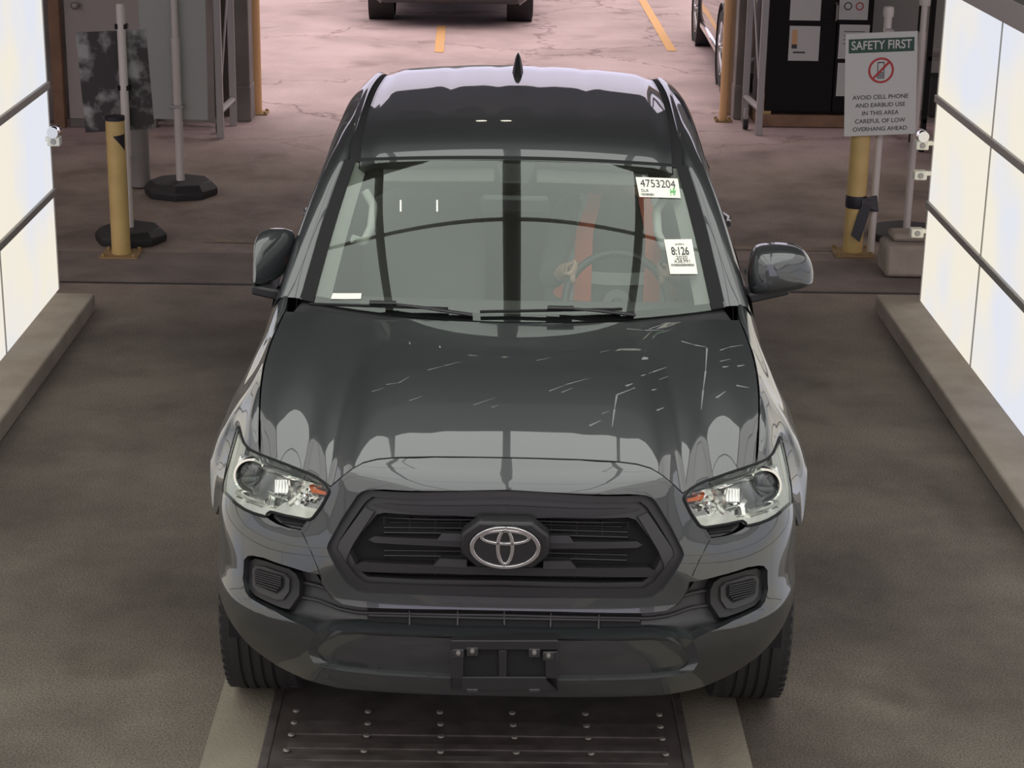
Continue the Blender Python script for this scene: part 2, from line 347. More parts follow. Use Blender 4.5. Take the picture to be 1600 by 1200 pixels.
# side and rear screens of the canopy
def curtain(name, x0, x1, y, z1, waves, label):
    n = int(abs(x1-x0)*14)+2; rows = []
    for j in range(13):
        z = .03+(z1-.03)*j/12
        rows.append([V3((x0+(x1-x0)*k/n, y+.035*math.sin(waves*k*.6+j*.25)+.018*math.sin(k*2.3+j*.9), z)) for k in range(n+1)])
    mb = MB().grid(rows); mb.grid([[p+V3((0, .02, 0)) for p in r] for r in rows]); mb.grid([[r[0] for r in rows], [r[0]+V3((0, .02, 0)) for r in rows]]); mb.grid([[r[-1] for r in rows], [r[-1]+V3((0, .02, 0)) for r in rows]])
    o = mb.build(name, M['tarp'], None, 0, 50); tag(o, label, 'tarpaulin'); return o
curtain('tarpaulin_sheet', -6.4, -3.42, 10.98, 3.0, 1.3, 'grey wrinkled tarpaulin sheet left of the pale door')
curtain('tarpaulin_sheet', -2.98, -2.36, 10.95, 3.0, 1.9, 'grey wrinkled tarpaulin sheet between the pale door and the left aluminium frame')
tag(fbox('wall_back_right', (4.6, 11.9, 1.6), (3.3, .10, 3.2), 'panelgrey'), kind='structure')
tag(fbox('wall_back_left', (-4.6, 11.45, 1.6), (4.6, .10, 3.2), 'column'), kind='structure')
tag(fbox('wall_side_left', (-6.9, 8.4, 1.85), (.1, 6.2, 3.7), 'tarp'), kind='structure')
tag(fbox('wall_side_right', (6.3, 8.6, 1.85), (.1, 6.6, 3.7), 'tarp'), kind='structure')
# door and post
d1 = W(108, 187, 10.8); d2 = W(243, 187, 10.8)
t = thing('side_door', 'pale grey side door with a round knob behind the weathered sign', 'door', ((d1.x+d2.x)/2, 10.85, 0))
wd = d2.x-d1.x
MB().box((0, 0, 1.12), (wd, .05, 2.1)).build('door_leaf', M['door'], t, .004); MB().box((0, .02, .035), (wd, .10, .07)).build('threshold', M['column'], t, .004)
k = W(118, 8, 10.8); MB().lathe([(.03, 0), (.03, -.01), (.012, -.012), (.012, -.04), (.028, -.05), (.032, -.065), (.02, -.08), (.001, -.082)], (k.x-(d1.x+d2.x)/2, -.025, k.z), 'y', 20, False).build('door_knob', M['bolt'], t)
p0 = W(99, 185, 10.75); tag(MB().box((p0.x-.035, 10.8, 1.5), (.09, .09, 3.0)).build('timber_post', M['wood'], None, .006), 'brown timber post standing at the knob side of the pale door', 'post')

def bollard(name, x, y, h, r, m, label, plate=True, grp=None):
    t = thing(name, label, 'bollard', (x, y, 0), 0, grp)
    MB().lathe([(r, .012), (r, h-.03), (r*.96, h-.008), (r*.80, h), (.001, h)], (0, 0, 0), 'z', 32, False).build('post', M[m], t, 0, 40)
    if plate:
        MB().box((0, 0, .006), (r*4.0, r*3.8, .012)).build('base_plate', M['rust'], t, .002)
        for a in (-1, 1):
            for b in (-1, 1): MB().lathe([(.014, .012), (.014, .026), (.008, .03), (.001, .03)], (a*r*1.65, b*r*1.5, 0), 'z', 6, False).build('anchor_bolt', M['rust'], t)
    return t
g = G(187, 402); bl_ = bollard('bollard', g.x, g.y+.06, .865, .058, 'yellow', 'yellow steel bollard beside the left luminous wall')
MB().lathe([(.060, .845), (.060, .870), (.001, .872)], (0, 0, 0), 'z', 24, False).build('black_rim', M['tape'], bl_)
def tri(par, r, pts, nm, m='tape'):
    # small marker wrapped on a post: (angle, height)
    mb = MB(); n = 8
    (a0, z0), (a1, z1), (a2, z2) = pts
    rows = []
    for i in range(n+1):
        rows.append([V3(((r+.0015)*math.cos(a), (r+.0015)*math.sin(a), z)) for j in range(n+1) for a, z in [((a0+(a1-a0)*i/n)+((a2-(a0+(a1-a0)*i/n))*j/n), (z0+(z1-z0)*i/n)+((z2-(z0+(z1-z0)*i/n))*j/n))]])
    mb.grid(rows).build(nm, M[m], par, 0, 60)
h_ = math.pi/2; tri(bl_, .058, [(-h_-.1, .755), (-h_+1.3, .765), (-h_+1.2, .66)], 'tape_triangle')
g = G(1334, 399); BY = g.y+.06; br_ = bollard('bollard', g.x, g.y+.06, .90, .062, 'yellow', 'yellow steel bollard under the safety sign with black tape tied round it')
tri(br_, .062, [(-h_-1.1, .865), (-h_-.2, .86), (-h_-.5, .79)], 'tape_triangle')
t = thing('tape_tie', 'black tape knotted round the right bollard with a loose end', 'tape', (g.x, g.y+.06, 0))
MB().lathe([(.0635, .30), (.066, .31), (.066, .37), (.0635, .38)], (0, 0, 0), 'z', 32, False).build('wrapping', M['tape'], t)
MB().add([(.03, -.066, .34), (.085, -.085, .33), (.02, -.12, .10), (-.035, -.10, .14), (.0, -.075, .26)], [(0, 1, 2, 3, 4)]).add([(.03, -.062, .34), (.085, -.081, .33), (.02, -.116, .10), (-.035, -.096, .14), (.0, -.071, .26)], [(0, 1, 2, 3, 4)]).build('loose_end', M['tape'], t)
MB().hexa([(.02, -.07, .30), (.06, -.08, .31), (.06, -.05, .37), (.02, -.06, .37)], [(.13, -.06, .28), (.14, -.055, .29), (.13, -.03, .38), (.12, -.035, .39)]).build('knot', M['tape'], t, .006)
g = G(216, 296); bollard('bollard', g.x, g.y+.08, .75, .075, 'column', 'thick grey-painted bollard with flaking paint behind the weathered sign', False)
# orange edge posts at the far opening
for (u, v, du), lb, rr_ in (((397, 183, 0), 'orange-yellow guard post at the foot of the left dark column', .05), ((1131, 176, 0), 'orange-tan guard post at the foot of the right column', .036)):
    g = G(u, v); bollard('guard_post', g.x-(0 if u < 800 else .055), (g.y+.17 if u < 800 else g.y-.42), 1.9, rr_, 'orange', lb)
# columns
for (u0, u1, v), nm, lb, m_ in (((368, 392, 190), 'portal_column', 'dark grey column at the left side of the far opening', 'column'), ((1146, 1167, 187), 'portal_column', 'grey column at the right side of the far opening', 'column')):
    a = G(u0, v); b = G(u1, v); c = (a.x+b.x)/2; ww = abs(b.x-a.x)
    t = thing(nm, lb, 'column', (c, a.y+.14, 0)); MB().box((0, 0, 1.84), (ww, .26, 3.68)).build('shaft', M[m_], t, .01); MB().box((0, -.005, .15), (ww+.012, .28, .30)).build('foot', M['column'], t, .01)
a = G(1133, 183); tag(MB().box((a.x+.05, a.y+.20, 1.84), (.10, .2, 3.68)).build('corner_post', M['tan'], None, .01), 'tan corner post against the right grey column', 'post')
# aluminium ladder frames
def ladder(u0, v0, u1, v1, label):
    a = G(u0, v0); b = G(u1, v1); t = thing('truss_frame', label, 'frame', (a.x, a.y, 0)); d = b-a
    for p in (V3((0, 0, 0)), V3((d.x, d.y, 0))):
        MB().box((p.x, p.y, 1.8), (.055, .055, 3.6)).build('upright', M['alu'], t, .004)
    for z in (.22, 1.38, 2.5): MB().tube([(0, 0, z), (d.x, d.y, z)], .028, 8).build('rung', M['alu'], t)
    MB().tube([(0, 0, .25), (d.x, d.y, 1.34)], .009, 6).build('diagonal_rod', M['alu'], t); MB().tube([(d.x, d.y, 1.42), (0, 0, 2.46)], .009, 6).build('diagonal_rod', M['alu'], t)
    MB().lathe([(.001, -.02), (.045, -.02), (.05, 0), (.045, .02), (.001, .02)], (d.x*.5-.06, d.y*.4, .05), 'x', 18, False).build('castor', M['blackbase'], t)
    MB().box((d.x*.5-.06, d.y*.4, .12), (.03, .05, .12)).build('castor_fork', M['alu'], t)
ladder(345, 216, 365, 196, 'grey aluminium ladder frame standing left of the far opening'); ladder(1185, 211, 1163, 190, 'grey aluminium ladder frame standing right of the far opening')
# portable posts on octagonal bases
def octbase(t, r=.26, h=.10):
    MB().lathe([(r*.98, 0), (r, .02), (r, .05), (r*.82, h), (.06, h), (.001, h)], (0, 0, 0), 'z', 8, False).build('weighted_base', M['blackbase'], t, .006, 30)
g = G(283, 303); t = thing('sign_stand', 'grey blank board on a tall pole with octagonal rubber base', 'sign stand', (g.x, g.y, 0)); octbase(t)
MB().lathe([(.030, .08), (.030, 1.10)], (0, 0, 0), 'z', 20).build('pole', M['pvc'], t); MB().lathe([(.024, 1.10), (.024, 2.6)], (0, 0, 0), 'z', 20).build('pole', M['pvc'], t)
zb = W(275, 188, g.y).z
MB().box((-.02, .04, zb+.75), (.46, .012, 1.5), Matrix.Rotation(.01, 3, 'Y')).build('board', M['panelgrey'], t, .002)
for z in (zb+.10, zb+1.3): MB().box((0, 0, z), (.09, .075, .02)).build('clamp', M['alu'], t, .003)
g = G(205, 376); t = thing('sign_stand', 'weathered dark sign back on a pole behind the left bollard', 'sign stand', (g.x, g.y, 0)); octbase(t, .23, .09)
MB().lathe([(.022, .08), (.022, .62)], (0, 0, 0), 'z', 20).build('pole', M['pvc'], t); MB().lathe([(.027, .55), (.027, 1.48), (.022, 1.50), (.001, 1.50)], (0, 0, 0), 'z', 20).build('pole', M['pvc'], t)
c = [W(u, v, g.y)-V3((g.x, g.y, 0)) for u, v in ((116, 52), (226, 47), (240, 203), (132, 209))]
MB().hexa([p+V3((0, .035, 0)) for p in c], [p+V3((0, .043, 0)) for p in c]).build('sign_board', M['weather'], t, .001)
for z in (.98, 1.36): MB().box((0, .01, z), (.075, .06, .03)).build('bracket', M['blackdoor'], t, .003)
# safety sign
g = G(1347, 395); gy = BY-.085; c0 = W(1347, 300, gy)
t = thing('safety_sign', 'white SAFETY FIRST sign on a white pole behind the right bollard', 'sign', (c0.x+.045, gy, 0)); OX = c0.x+.045; PO = G(1357, 392).x-OX
MB().lathe([(.024, .0), (.024, 1.50), (.032, 1.50), (.034, 1.53), (.03, 1.56), (.001, 1.565)], (PO, .085, 0), 'z', 20, False).build('pole', M['pvc'], t)
cs = [W(u, v, gy)-V3((OX, gy, 0)) for u, v in ((1324, 53), (1434, 48), (1430, 209), (1316, 213))]
# a true rectangle through those corners
wx = ((cs[1]-cs[0]).length+(cs[2]-cs[3]).length)/2; hz = ((cs[0]-cs[3]).length+(cs[1]-cs[2]).length)/2; cc = sum(cs, V3())/4
ex = (cs[1]-cs[0]+cs[2]-cs[3]).normalized(); ez = (cs[0]-cs[3]+cs[1]-cs[2]).normalized(); ez = (ez-ex*ez.dot(ex)).normalized()
for z in (1.15, 1.42): MB().box((PO, .045, z), (.05, .09, .02)).build('clamp', M['alu'], t, .002)
SG = lambda x, y, h: cc+ex*(x*wx)+ez*(y*hz)+V3((0, -.004-h, 0))     # x,y in -.5...5
bd = MB().prism([(-.5, -.5), (.5, -.5), (.5, .5), (-.5, .5)], -.006, 0, SG).build('sign_board', M['signwhite'], t, .0)
MB().prism([(-.455, .31), (.455, .31), (.455, .445), (-.455, .445)], .0002, .001, SG).build('green_header', M['signgreen'], bd, 0, 0)
asp = wx/hz
def sgtext(txt, y, size, m, sx=1., bold=False, h=.0012):
    mb = text_mb(txt, size, lambda a, b, z: SG(a/asp, y+b, h), bold, 'CENTER', sx, 0); mb.build('lettering', M[m], bd, 0, 0, recalc=False)
sgtext('SAFETY FIRST', .378, .118, 'signwhite', .83, True, .0016)
for i, l in enumerate(('AVOID CELL PHONE', 'AND EARBUD USE', 'IN THIS AREA', 'CAREFUL OF LOW', 'OVERHANG AHEAD')): sgtext(l, -.125-.078*i, .058, 'signtext', 1.02, True)
n = 48; ry, rx = .125, .125/asp; cy_ = .135
mb = MB().grid([[SG(rx*k*math.cos(2*math.pi*i/n), cy_+ry*k*math.sin(2*math.pi*i/n), .0016) for i in range(n)] for k in (1, .83)], True); mb.build('red_ring', M['signred'], bd, 0, 0)
mb = MB().add([SG(x/asp, cy_+y, .0018) for x, y in ((-.086, -.070), (-.070, -.086), (.086, .070), (.070, .086))], [(0, 1, 2, 3)]); mb.build('red_slash', M['signred'], bd, 0, 0)
ph = MB()
for r_ in ([(-.036, -.08), (.032, -.08), (.032, .082), (-.036, .082)],):
    o_ = r_; i_ = [(-.028, -.072), (.024, -.072), (.024, .070), (-.028, .070)]
    ph.grid([[SG(x/asp, cy_+y, .0012) for x, y in o_], [SG(x/asp, cy_+y, .0012) for x, y in i_]], True)
for a in range(3):
    for b in range(3): ph.add([SG((x)/asp, cy_+y, .0012) for x, y in ((-.024+a*.016, -.066+b*.018), (-.012+a*.016, -.066+b*.018), (-.012+a*.016, -.052+b*.018), (-.024+a*.016, -.052+b*.018))], [(0, 1, 2, 3)])
ph.build('phone_symbol', M['signtext'], bd, 0, 0)
# white pole at the right
g = G(1420, 372); t = thing('sign_stand', 'bare white pole on black octagonal base beside the right luminous wall', 'post', (g.x-.02, g.y, 0)); octbase(t, .26, .07)
MB().lathe([(.024, .05), (.024, 1.35), (.020, 1.35), (.020, 1.52)], (0, 0, 0), 'z', 20).build('pole', M['pvc'], t); MB().lathe([(.034, 1.52), (.036, 1.55), (.030, 1.58), (.001, 1.585)], (0, 0, 0), 'z', 20, False).build('cap', M['pvc'], t)
# concrete blocks
g = G(1412, 436); o = MB().box((0, 0, .11), (.36, .26, .20)).box((.02, .05, .235), (.30, .2, .05)).build('concrete_block', M['concrete'], None, .03, 30, (g.x+.06, g.y+.12, 0)); tag(o, 'rough broken concrete block at the end of the right kerb', 'block')
# small white lamp sockets on the ends of the walls
def socket(u, v, y, s, label, cowl):
    p = W(u, v, y); t = thing('sensor_bracket', label, 'sensor', (p.x, p.y, p.z))
    MB().box((s*.00, 0, 0), (.07, .06, .05)).build('housing', M['sticker'], t, .006); MB().box((s*.05, 0, .01), (.06, .03, .025)).build('arm', M['sticker'], t, .004)
    MB().lathe([(.001, -.034), (.014, -.034), (.018, -.028), (.018, .0)], (0, 0, 0), 'y', 16, False).build('lens_ring', M['alu'], t)
    if cowl: MB().lathe([(.03, -.05), (.034, -.03), (.034, .03), (.02, .05)], (0, .01, .05), 'y', 20).build('hood', M['chrome'], t)
socket(1440, 226, 5.45, 1, 'topmost of the three small white sensors at the end of the right luminous wall', True)
socket(1437, 273, 5.45, 1, 'middle of the three small white sensors at the end of the right luminous wall', False)
socket(1432, 363, 5.45, 1, 'lowest of the three small white sensors at the end of the right luminous wall', False)
socket(85, 220, 5.35, -1, 'small white sensor at the end of the left luminous wall', True)
# black cabinet
a = G(1203, 200); b = G(1320, 200); y = a.y+.08; cxx = (a.x+b.x+.12)/2; wd = b.x-a.x+.24
t = thing('cabinet', 'tall black double door cabinet on a timber base with papers taped on', 'cabinet', (cxx, y+.35, 0))
zb = W(1260, 177, y).z-.0
MB().box((0, 0, zb+.95), (wd, .7, 1.9)).build('body', M['blackdoor'], t, .006)
sx_ = W(1303, 100, y).x-cxx
for x0, x1 in ((-wd/2+.01, sx_-.004), (sx_+.004, wd/2-.01)):
    dd = MB().box(((x0+x1)/2, -.362, zb+.95), (x1-x0, .024, 1.86)).build('cabinet_door', M['blackdoor'], t, .005)
    for z in (zb+.82, zb+1.42): MB().box(((x0+x1)/2, -.376, z), (x1-x0-.02, .006, .03)).build('rail', M['blackdoor'], dd, .002)
MB().box((0, -.02, zb-.06), (wd+.10, .76, .10)).build('timber_base', M['wood'], t, .004)
for x in (-wd/2+.1, wd/2-.1): MB().box((x, -.25, (zb-.10)/2), (.10, .10, zb-.10)).build('foot', M['blackbase'], t, .004)
h = W(1306, 18, y); MB().tube([(h.x-cxx, -.376, h.z-.07), (h.x-cxx, -.42, h.z-.06), (h.x-cxx, -.42, h.z+.06), (h.x-cxx, -.376, h.z+.07)], .011, 8).build('door_handle', M['bolt'], t)
CAB = t
def sheet(u0, v0, u1, v1, label, marks=0, m='paper'):
    a = W(u0, v0, y-.02); b = W(u1, v1, y-.02); c = (a+b)/2; w_, hh = abs(b.x-a.x), abs(a.z-b.z)
    t = thing('paper_notice', label, 'notice', (c.x, y-.032, c.z)); MB().box((0, 0, 0), (w_, .003, hh)).build('sheet', M[m], t, 0, 0)
    if marks == 1:
        MB().box((-w_*.32, -.002, hh*.18), (w_*.18, .002, hh*.42)).build('orange_block', M['orange'], t, 0, 0); MB().box((-w_*.32, -.002, -.09*hh), (w_*.18, .002, hh*.12)).build('dark_block', M['signtext'], t, 0, 0); MB().box((-w_*.15, -.002, -.26*hh), (w_*.40, .002, hh*.05)).build('printed_line', M['signtext'], t, 0, 0)
    if marks == 2:
        for s in (-.2, .2): MB().lathe([(w_*.10, -.0005), (w_*.14, -.0005)], (s*w_, -.0025, -.02), 'y', 20, False).build('printed_ring', M['signred' if s > 0 else 'signtext'], t, 0, 0)
        MB().box((0, -.002, hh*.28), (w_*.7, .002, hh*.03)).build('printed_line', M['signtext'], t, 0, 0)
    if marks == 3:
        for k in range(4): MB().box((0, -.002, hh*(.3-.12*k)), (w_*.7, .002, hh*.02)).build('printed_line', M['signtext'], t, 0, 0)
sheet(1236, -14, 1281, 32, 'white notice on the upper left cabinet door'); sheet(1234, 40, 1278, 95, 'white notice with an orange bar on the left cabinet door', 1)
sheet(1313, -20, 1355, 31, 'white notice with two printed rings on the right cabinet door', 2); sheet(1312, 38, 1355, 92, 'white notice half hidden behind the top of the safety sign', 3); sheet(1309, 98, 1330, 150, 'white notice hidden behind the left edge of the safety sign', 0)
p = W(1197, 164, y); MB().box((p.x-cxx, -.36, p.z), (.085, .006, .20)).build('caution_label', M['yellow'], CAB)
# dark equipment rack right of the cabinet
q = W(1462, 100, 10.4); t = thing('equipment_rack', 'dark open equipment rack behind the end of the right luminous wall', 'rack', (q.x+.22, 10.5, 0))
for x in (-.3, .3):
    for yy in (-.2, .2): MB().box((x, yy, .95), (.04, .04, 1.9)).build('upright', M['blackdoor'], t)
for z in (.25, .75, 1.25, 1.75): MB().box((0, 0, z), (.62, .44, .03)).build('shelf', M['column'], t)
for x, z, w_, h_2 in ((-.12, .44, .25, .32), (.12, .92, .28, .28), (-.14, 1.42, .2, .26), (.13, 1.40, .2, .22)):
    o = MB().box((0, 0, 0), (w_, .26, h_2)).build('storage_box', M['beam'], None, .01, 30, (q.x+.22+x, 10.5, {.44: .266, .92: .766, 1.42: 1.266, 1.40: 1.266}[z]+h_2/2)); tag(o, {.44: 'black box on the lowest shelf of the dark rack', .92: 'black box on the second shelf of the dark rack', 1.42: 'black box at the left of the rack shelf third from the floor', 1.40: 'black box at the right of the rack shelf third from the floor'}[z], 'box')

# steel inspection plate in the lane
t = thing('floor_plate', 'dark riveted steel plate in the lane under the pickup', 'floor plate', (-.075, -1.0, 0))
MB().box((0, 0, .006), (1.30, 5.0, .012)).build('plate', M['steel'], t, .002)
for s in (-1, 1): MB().box((s*.665, 0, .008), (.03, 5.0, .016)).build('edge_rail', M['steel2'], t, .002)
for k, (yy, hh_) in enumerate(((1.555, .09), (1.435, .035), (1.36, .035), (1.285, .035), (1.21, .035), (1.135, .035), (1.06, .035))):
    MB().box((0, yy, .0145), (1.20, hh_, .006)).build('slat', M['steel2'], t, .001)
bt = None
for yy in (1.67, 1.58, 1.50, 1.40, 1.25, 1.10, .95):
    for k in range(6):
        x = -.60+1.20*k/5
        if bt is None: bt = MB().lathe([(.011, .0), (.011, .004), (.006, .007), (.001, .0075)], (0, 0, .0), 'z', 14, False).build('bolt', M['bolt'], t, 0, 60); o = bt
        else: o = bt.copy(); C.objects.link(o)
        o.parent = t; o.location = (x+.006*math.sin(k*7+yy*9), yy, .0165 if yy < 1.6 else .0125)
a = G(230, 375); tag(MB().add([(-1.9, a.y-.05, .003), (-1.15, a.y-.05, .003), (-1.15, a.y+.05, .003), (-1.9, a.y+.05, .003)], [(0, 1, 2, 3)]).build('lane_line', M['faint'], None, 0, 0), 'faint worn line across the lane left of the pickup', 'road marking')
tag(MB().add([(1.45, a.y-.05, .003), (2.2, a.y-.05, .003), (2.2, a.y+.05, .003), (1.45, a.y+.05, .003)], [(0, 1, 2, 3)]).build('lane_line', M['faint'], None, 0, 0), 'faint worn line across the lane right of the pickup', 'road marking')
# painted bay lines on the outdoor paving
for nm, pts, lb in (('bay_line', ((690, 40), (686, 82), .10), 'short worn yellow line on the paving below the dark car'), ('bay_line', ((1000, -6), (1050, 80), .10), 'long worn yellow line on the paving left of the bronze car')):
    a = G(*pts[0]); b = G(*pts[1]); w_ = pts[2]; tag(MB().add([(a.x-w_/2, a.y+.0, .004), (a.x+w_/2, a.y, .004), (b.x+w_/2, b.y, .004), (b.x-w_/2, b.y, .004)], [(0, 1, 2, 3)]).build(nm, M['lineyellow'], None, 0, 0), lb, 'road marking')

# ------------------------------------------------------------------ other cars
def car(name, label, loc, rz, m, L, Wd, Hh, hood_h, belt, wheel_r, kind):
    t = thing(name, label, 'car', loc, rz); h = Wd/2
    # station: y, half width at sill, at belt, top of body, (front at y=0)
    st = [(0.0, .80, hood_h*.62), (.06, .90, hood_h*.80), (.25, .96, hood_h*.94), (.9, 1.0, hood_h), (1.35, 1.0, hood_h*1.05), (1.9, 1.0, belt), (L*.55, 1.0, belt*1.01), (L-.9, 1.0, belt*1.02), (L-.2, .97, belt), (L, .90, belt*.9)]
    rows_ = []
    for y_, s, zt2 in st:
        hw = h*s; zb = .24 if .2 < y_ < L-.2 else .30
        rows_.append([V3((x*hw, y_, z)) for x, z in ((-.90, zb), (-1.0, zb+.10), (-1.0, zb+(zt2-zb)*.55), (-.965, zb+(zt2-zb)*.85), (-.88, zt2), (-.5, zt2+.025), (0, zt2+.03), (.5, zt2+.025), (.88, zt2), (.965, zb+(zt2-zb)*.85), (1.0, zb+(zt2-zb)*.55), (1.0, zb+.10), (.90, zb))])
    body = MB().grid(loft(rows_, 54, 60)); body.add([p for p in loft(rows_, 54, 60)[0]], [tuple(range(61))]); body.add([p for p in loft(rows_, 54, 60)[-1]], [tuple(range(61))])
    f = [1.45, 2.15, L*.62, L-.55]
    body.build('body', M[m], t, 0, 50)
    cab = []
    for y_, s, z in ((1.25, .80, belt*.97), (1.75, .76, belt+(Hh-belt)*.72), (2.1, .72, Hh-.03), (L*.55, .70, Hh), (L-.8, .68, Hh-.06), (L-.35, .74, belt+.05)):
        cab.append([V3((-s*h-.06, y_, belt*.97)), V3((-s*h, y_, (z+belt)/2)), V3((-s*h+.06, y_, z)), V3((0, y_, z+.03)), V3((s*h-.06, y_, z)), V3((s*h, y_, (z+belt)/2)), V3((s*h+.06, y_, belt*.97))])
    MB().grid(loft(cab, 24, 24)).build('cabin_glass', M['privacy'], t, 0, 50)
    MB().grid([[V3((x*h*.66, y_, z+(0 if abs(x) > .9 else .02))) for x in np.linspace(-1, 1, 9)] for y_, z in ((2.05, Hh-.02), (L*.55, Hh+.02), (L-.75, Hh-.03))]).build('roof', M[m], t)
    for s in (-1, 1):
        MB().box((s*(h-.02), L/2, .28), (.07, L*.42, .10)).build('rocker_strip', M['chrome' if kind == 'suv' else 'black'], t, .03)
        for y_ in (.88, L-.95):
            c = V3((s*(h-.125), y_, wheel_r))
            MB().lathe([(wheel_r+.045, -.155), (wheel_r+.05, .137), (wheel_r-.02, .137)], c, 'x', 40, False).build('arch_trim', M['black'], t)
            ty = MB().lathe([(wheel_r*.66, -.11), (wheel_r*.93, -.118), (wheel_r, -.09), (wheel_r, .09), (wheel_r*.93, .118), (wheel_r*.66, .12)], c+V3((s*.03, 0, 0)), 'x', 40, False).build('tire', M['rubber'], t)
            rim = MB().lathe([(wheel_r*.68, s*.11), (wheel_r*.64, s*.09), (wheel_r*.62, s*.02), (.001, s*.02)], c+V3((s*.03, 0, 0)), 'x', 36, False).build('wheel_rim', M['dark'], ty)
            for k in range(5):
                a = 2*math.pi*k/5+.3
                for da in (-.16, .16):
                    MB().tube([c+V3((s*.14, .05*math.cos(a), .05*math.sin(a))), c+V3((s*.13, wheel_r*.64*math.cos(a+da), wheel_r*.64*math.sin(a+da)))], [.022, .016], 8, flat=.6).build('spoke', M['rim'], rim)
            MB().lathe([(wheel_r*.67, s*.115), (wheel_r*.67, s*.135), (wheel_r*.62, s*.135), (wheel_r*.62, s*.11)], c+V3((s*.01, 0, 0)), 'x', 40, False).build('rim_lip', M['rim'], rim)
        MB().hexa([(s*h*.55, .02, hood_h*.66), (s*h*.93, .18, hood_h*.68), (s*h*.93, .22, hood_h*.84), (s*h*.55, .05, hood_h*.82)], [(s*h*.55, .2, hood_h*.66), (s*h*.93, .4, hood_h*.68), (s*h*.93, .4, hood_h*.84), (s*h*.55, .2, hood_h*.82)]).build('headlight', M['grey_metal'], t, .01)
        MB().box((s*(h+.09), 1.75, belt+.03), (.18, .10, .13)).build('side_mirror', M[m], t, .03)
    MB().box((0, .03, hood_h*.62), (h*1.0, .08, hood_h*.26)).build('grille', M['black'], t, .01)
    MB().box((0, .02, .36), (h*1.7, .16, .15)).build('lower_bumper', M['satin'], t, .05); MB().box((0, -.02, .44), (h*1.2, .10, .025)).build('bumper_lip', M['black'], t, .01)
    return t
a = G(605, 30); b = G(805, 28)
car('dark_car', 'dark car nosing towards the opening on the bright paving', ((a.x+b.x)/2, a.y-.72, 0), 0, 'carblack', 4.7, 1.86, 1.48, .92, 1.0, .345, 'sedan')
g0 = G(1070, 66); g1 = G(1124, 136)
SL = 4.75
# the bronze car points towards the camera, its left flank along the lane
car('parked_car', 'bronze grey sport utility car parked on the right beyond the opening', ((g0.x+g1.x)/2+.97, g1.y-.95, 0), math.radians(-1.0), 'suv', SL, 1.9, 1.68, 1.05, 1.12, .375, 'suv')
# ceiling lamps under the dark canopy
for (u, v, x, y_), lb in ((((0, 0, -.12, 6.0)), 'warm ceiling lamp over the lane, left one of the pair'), (((0, 0, .10, 6.0)), 'warm ceiling lamp over the lane, right one of the pair')):
    t = thing('ceiling_lamp', lb, 'lamp', (x-.10, y_+.75, 3.68), 0); MB().lathe([(.07, 0), (.07, -.05), (.05, -.08)], (0, 0, 0), 'z', 20).build('lamp_body', M['alu'], t); MB().lathe([(.048, -.081), (.001, -.083)], (0, 0, 0), 'z', 20, False).build('diffuser', M['lamp'], t)
# ================================================================== the pickup
truck = thing('pickup_truck', 'dark grey metallic double cab pickup facing the camera between the luminous walls', 'pickup truck', (0, 0, 0), -TY)
# ---- nose surface: plan curve (arc length s) x rising profile t
_pl = [(0, 0), (.2, .004), (.4, .022), (.55, .052), (.70, .122), (.80, .215), (.862, .33), (.895, .46), (.910, .60), (.916, .80), (.918, 1.0)]
_dd = [crom([Vector((a, b, 0)) for a, b in _pl], k/600) for k in range(601)]
_al = [0.]
for k in range(600): _al.append(_al[-1]+(_dd[k+1]-_dd[k]).length)
_al = np.array(_al); _px = np.array([p.x for p in _dd]); _py = np.array([p.y for p in _dd])
zt = hull([.2, 1.0, 1.035, 1.07, 1.12, 1.20], [.2, 1.0, 1.030, 1.050, 1.068, 1.088])
ot = hull([.2, .30, .36, .40, .48, .56, .60, .63, .68, .80, .90, 1.0, 1.035, 1.07, 1.12, 1.20], [.2, .12, .085, .06, .022, .002, .0, .018, .036, .046, .055, .070, .080, .104, .150, .200])
kl = hull([0, .25, .50, .80, 1.05, 1.3, 1.7], [0, .05, .34, .92, .62, .34, .18])
S_AT = lambda y: float(np.interp(y, _py, _al))
def NS(s, t, off=0.):
    h = .006; a = abs(s)
    x, y = float(np.interp(a, _al, _px)), float(np.interp(a, _al, _py))
    x1, y1 = float(np.interp(a+h, _al, _px)), float(np.interp(a+h, _al, _py)); x0, y0 = float(np.interp(max(a-h, 0), _al, _px)), float(np.interp(max(a-h, 0), _al, _py))
    dx, dy = x1-x0, y1-y0; L = math.hypot(dx, dy); nx, ny = dy/L, -dx/L
    if a < h: nx, ny = 0, -1
    o = ot(t)*(1-.78*sm(.72, 1.12, a)*(1-sm(.985, 1.03, t)))+kl(a)*(math.sqrt((t-.82)**2+.0012)+(t-.82))/2-off
    return Vector((math.copysign(x-nx*o, s) if s else 0., y-ny*o, zt(t)))
def S2(u, v, off=0.):
    a, b = solve(lambda s, t: NS(s, t, off), u, v, (-max((790-u)/500., .01), max(.35, 1.0-(v-760)/560)))
    return abs(a), b
def PX(lst, off=0.): return [S2(u, v, off) for u, v in lst]
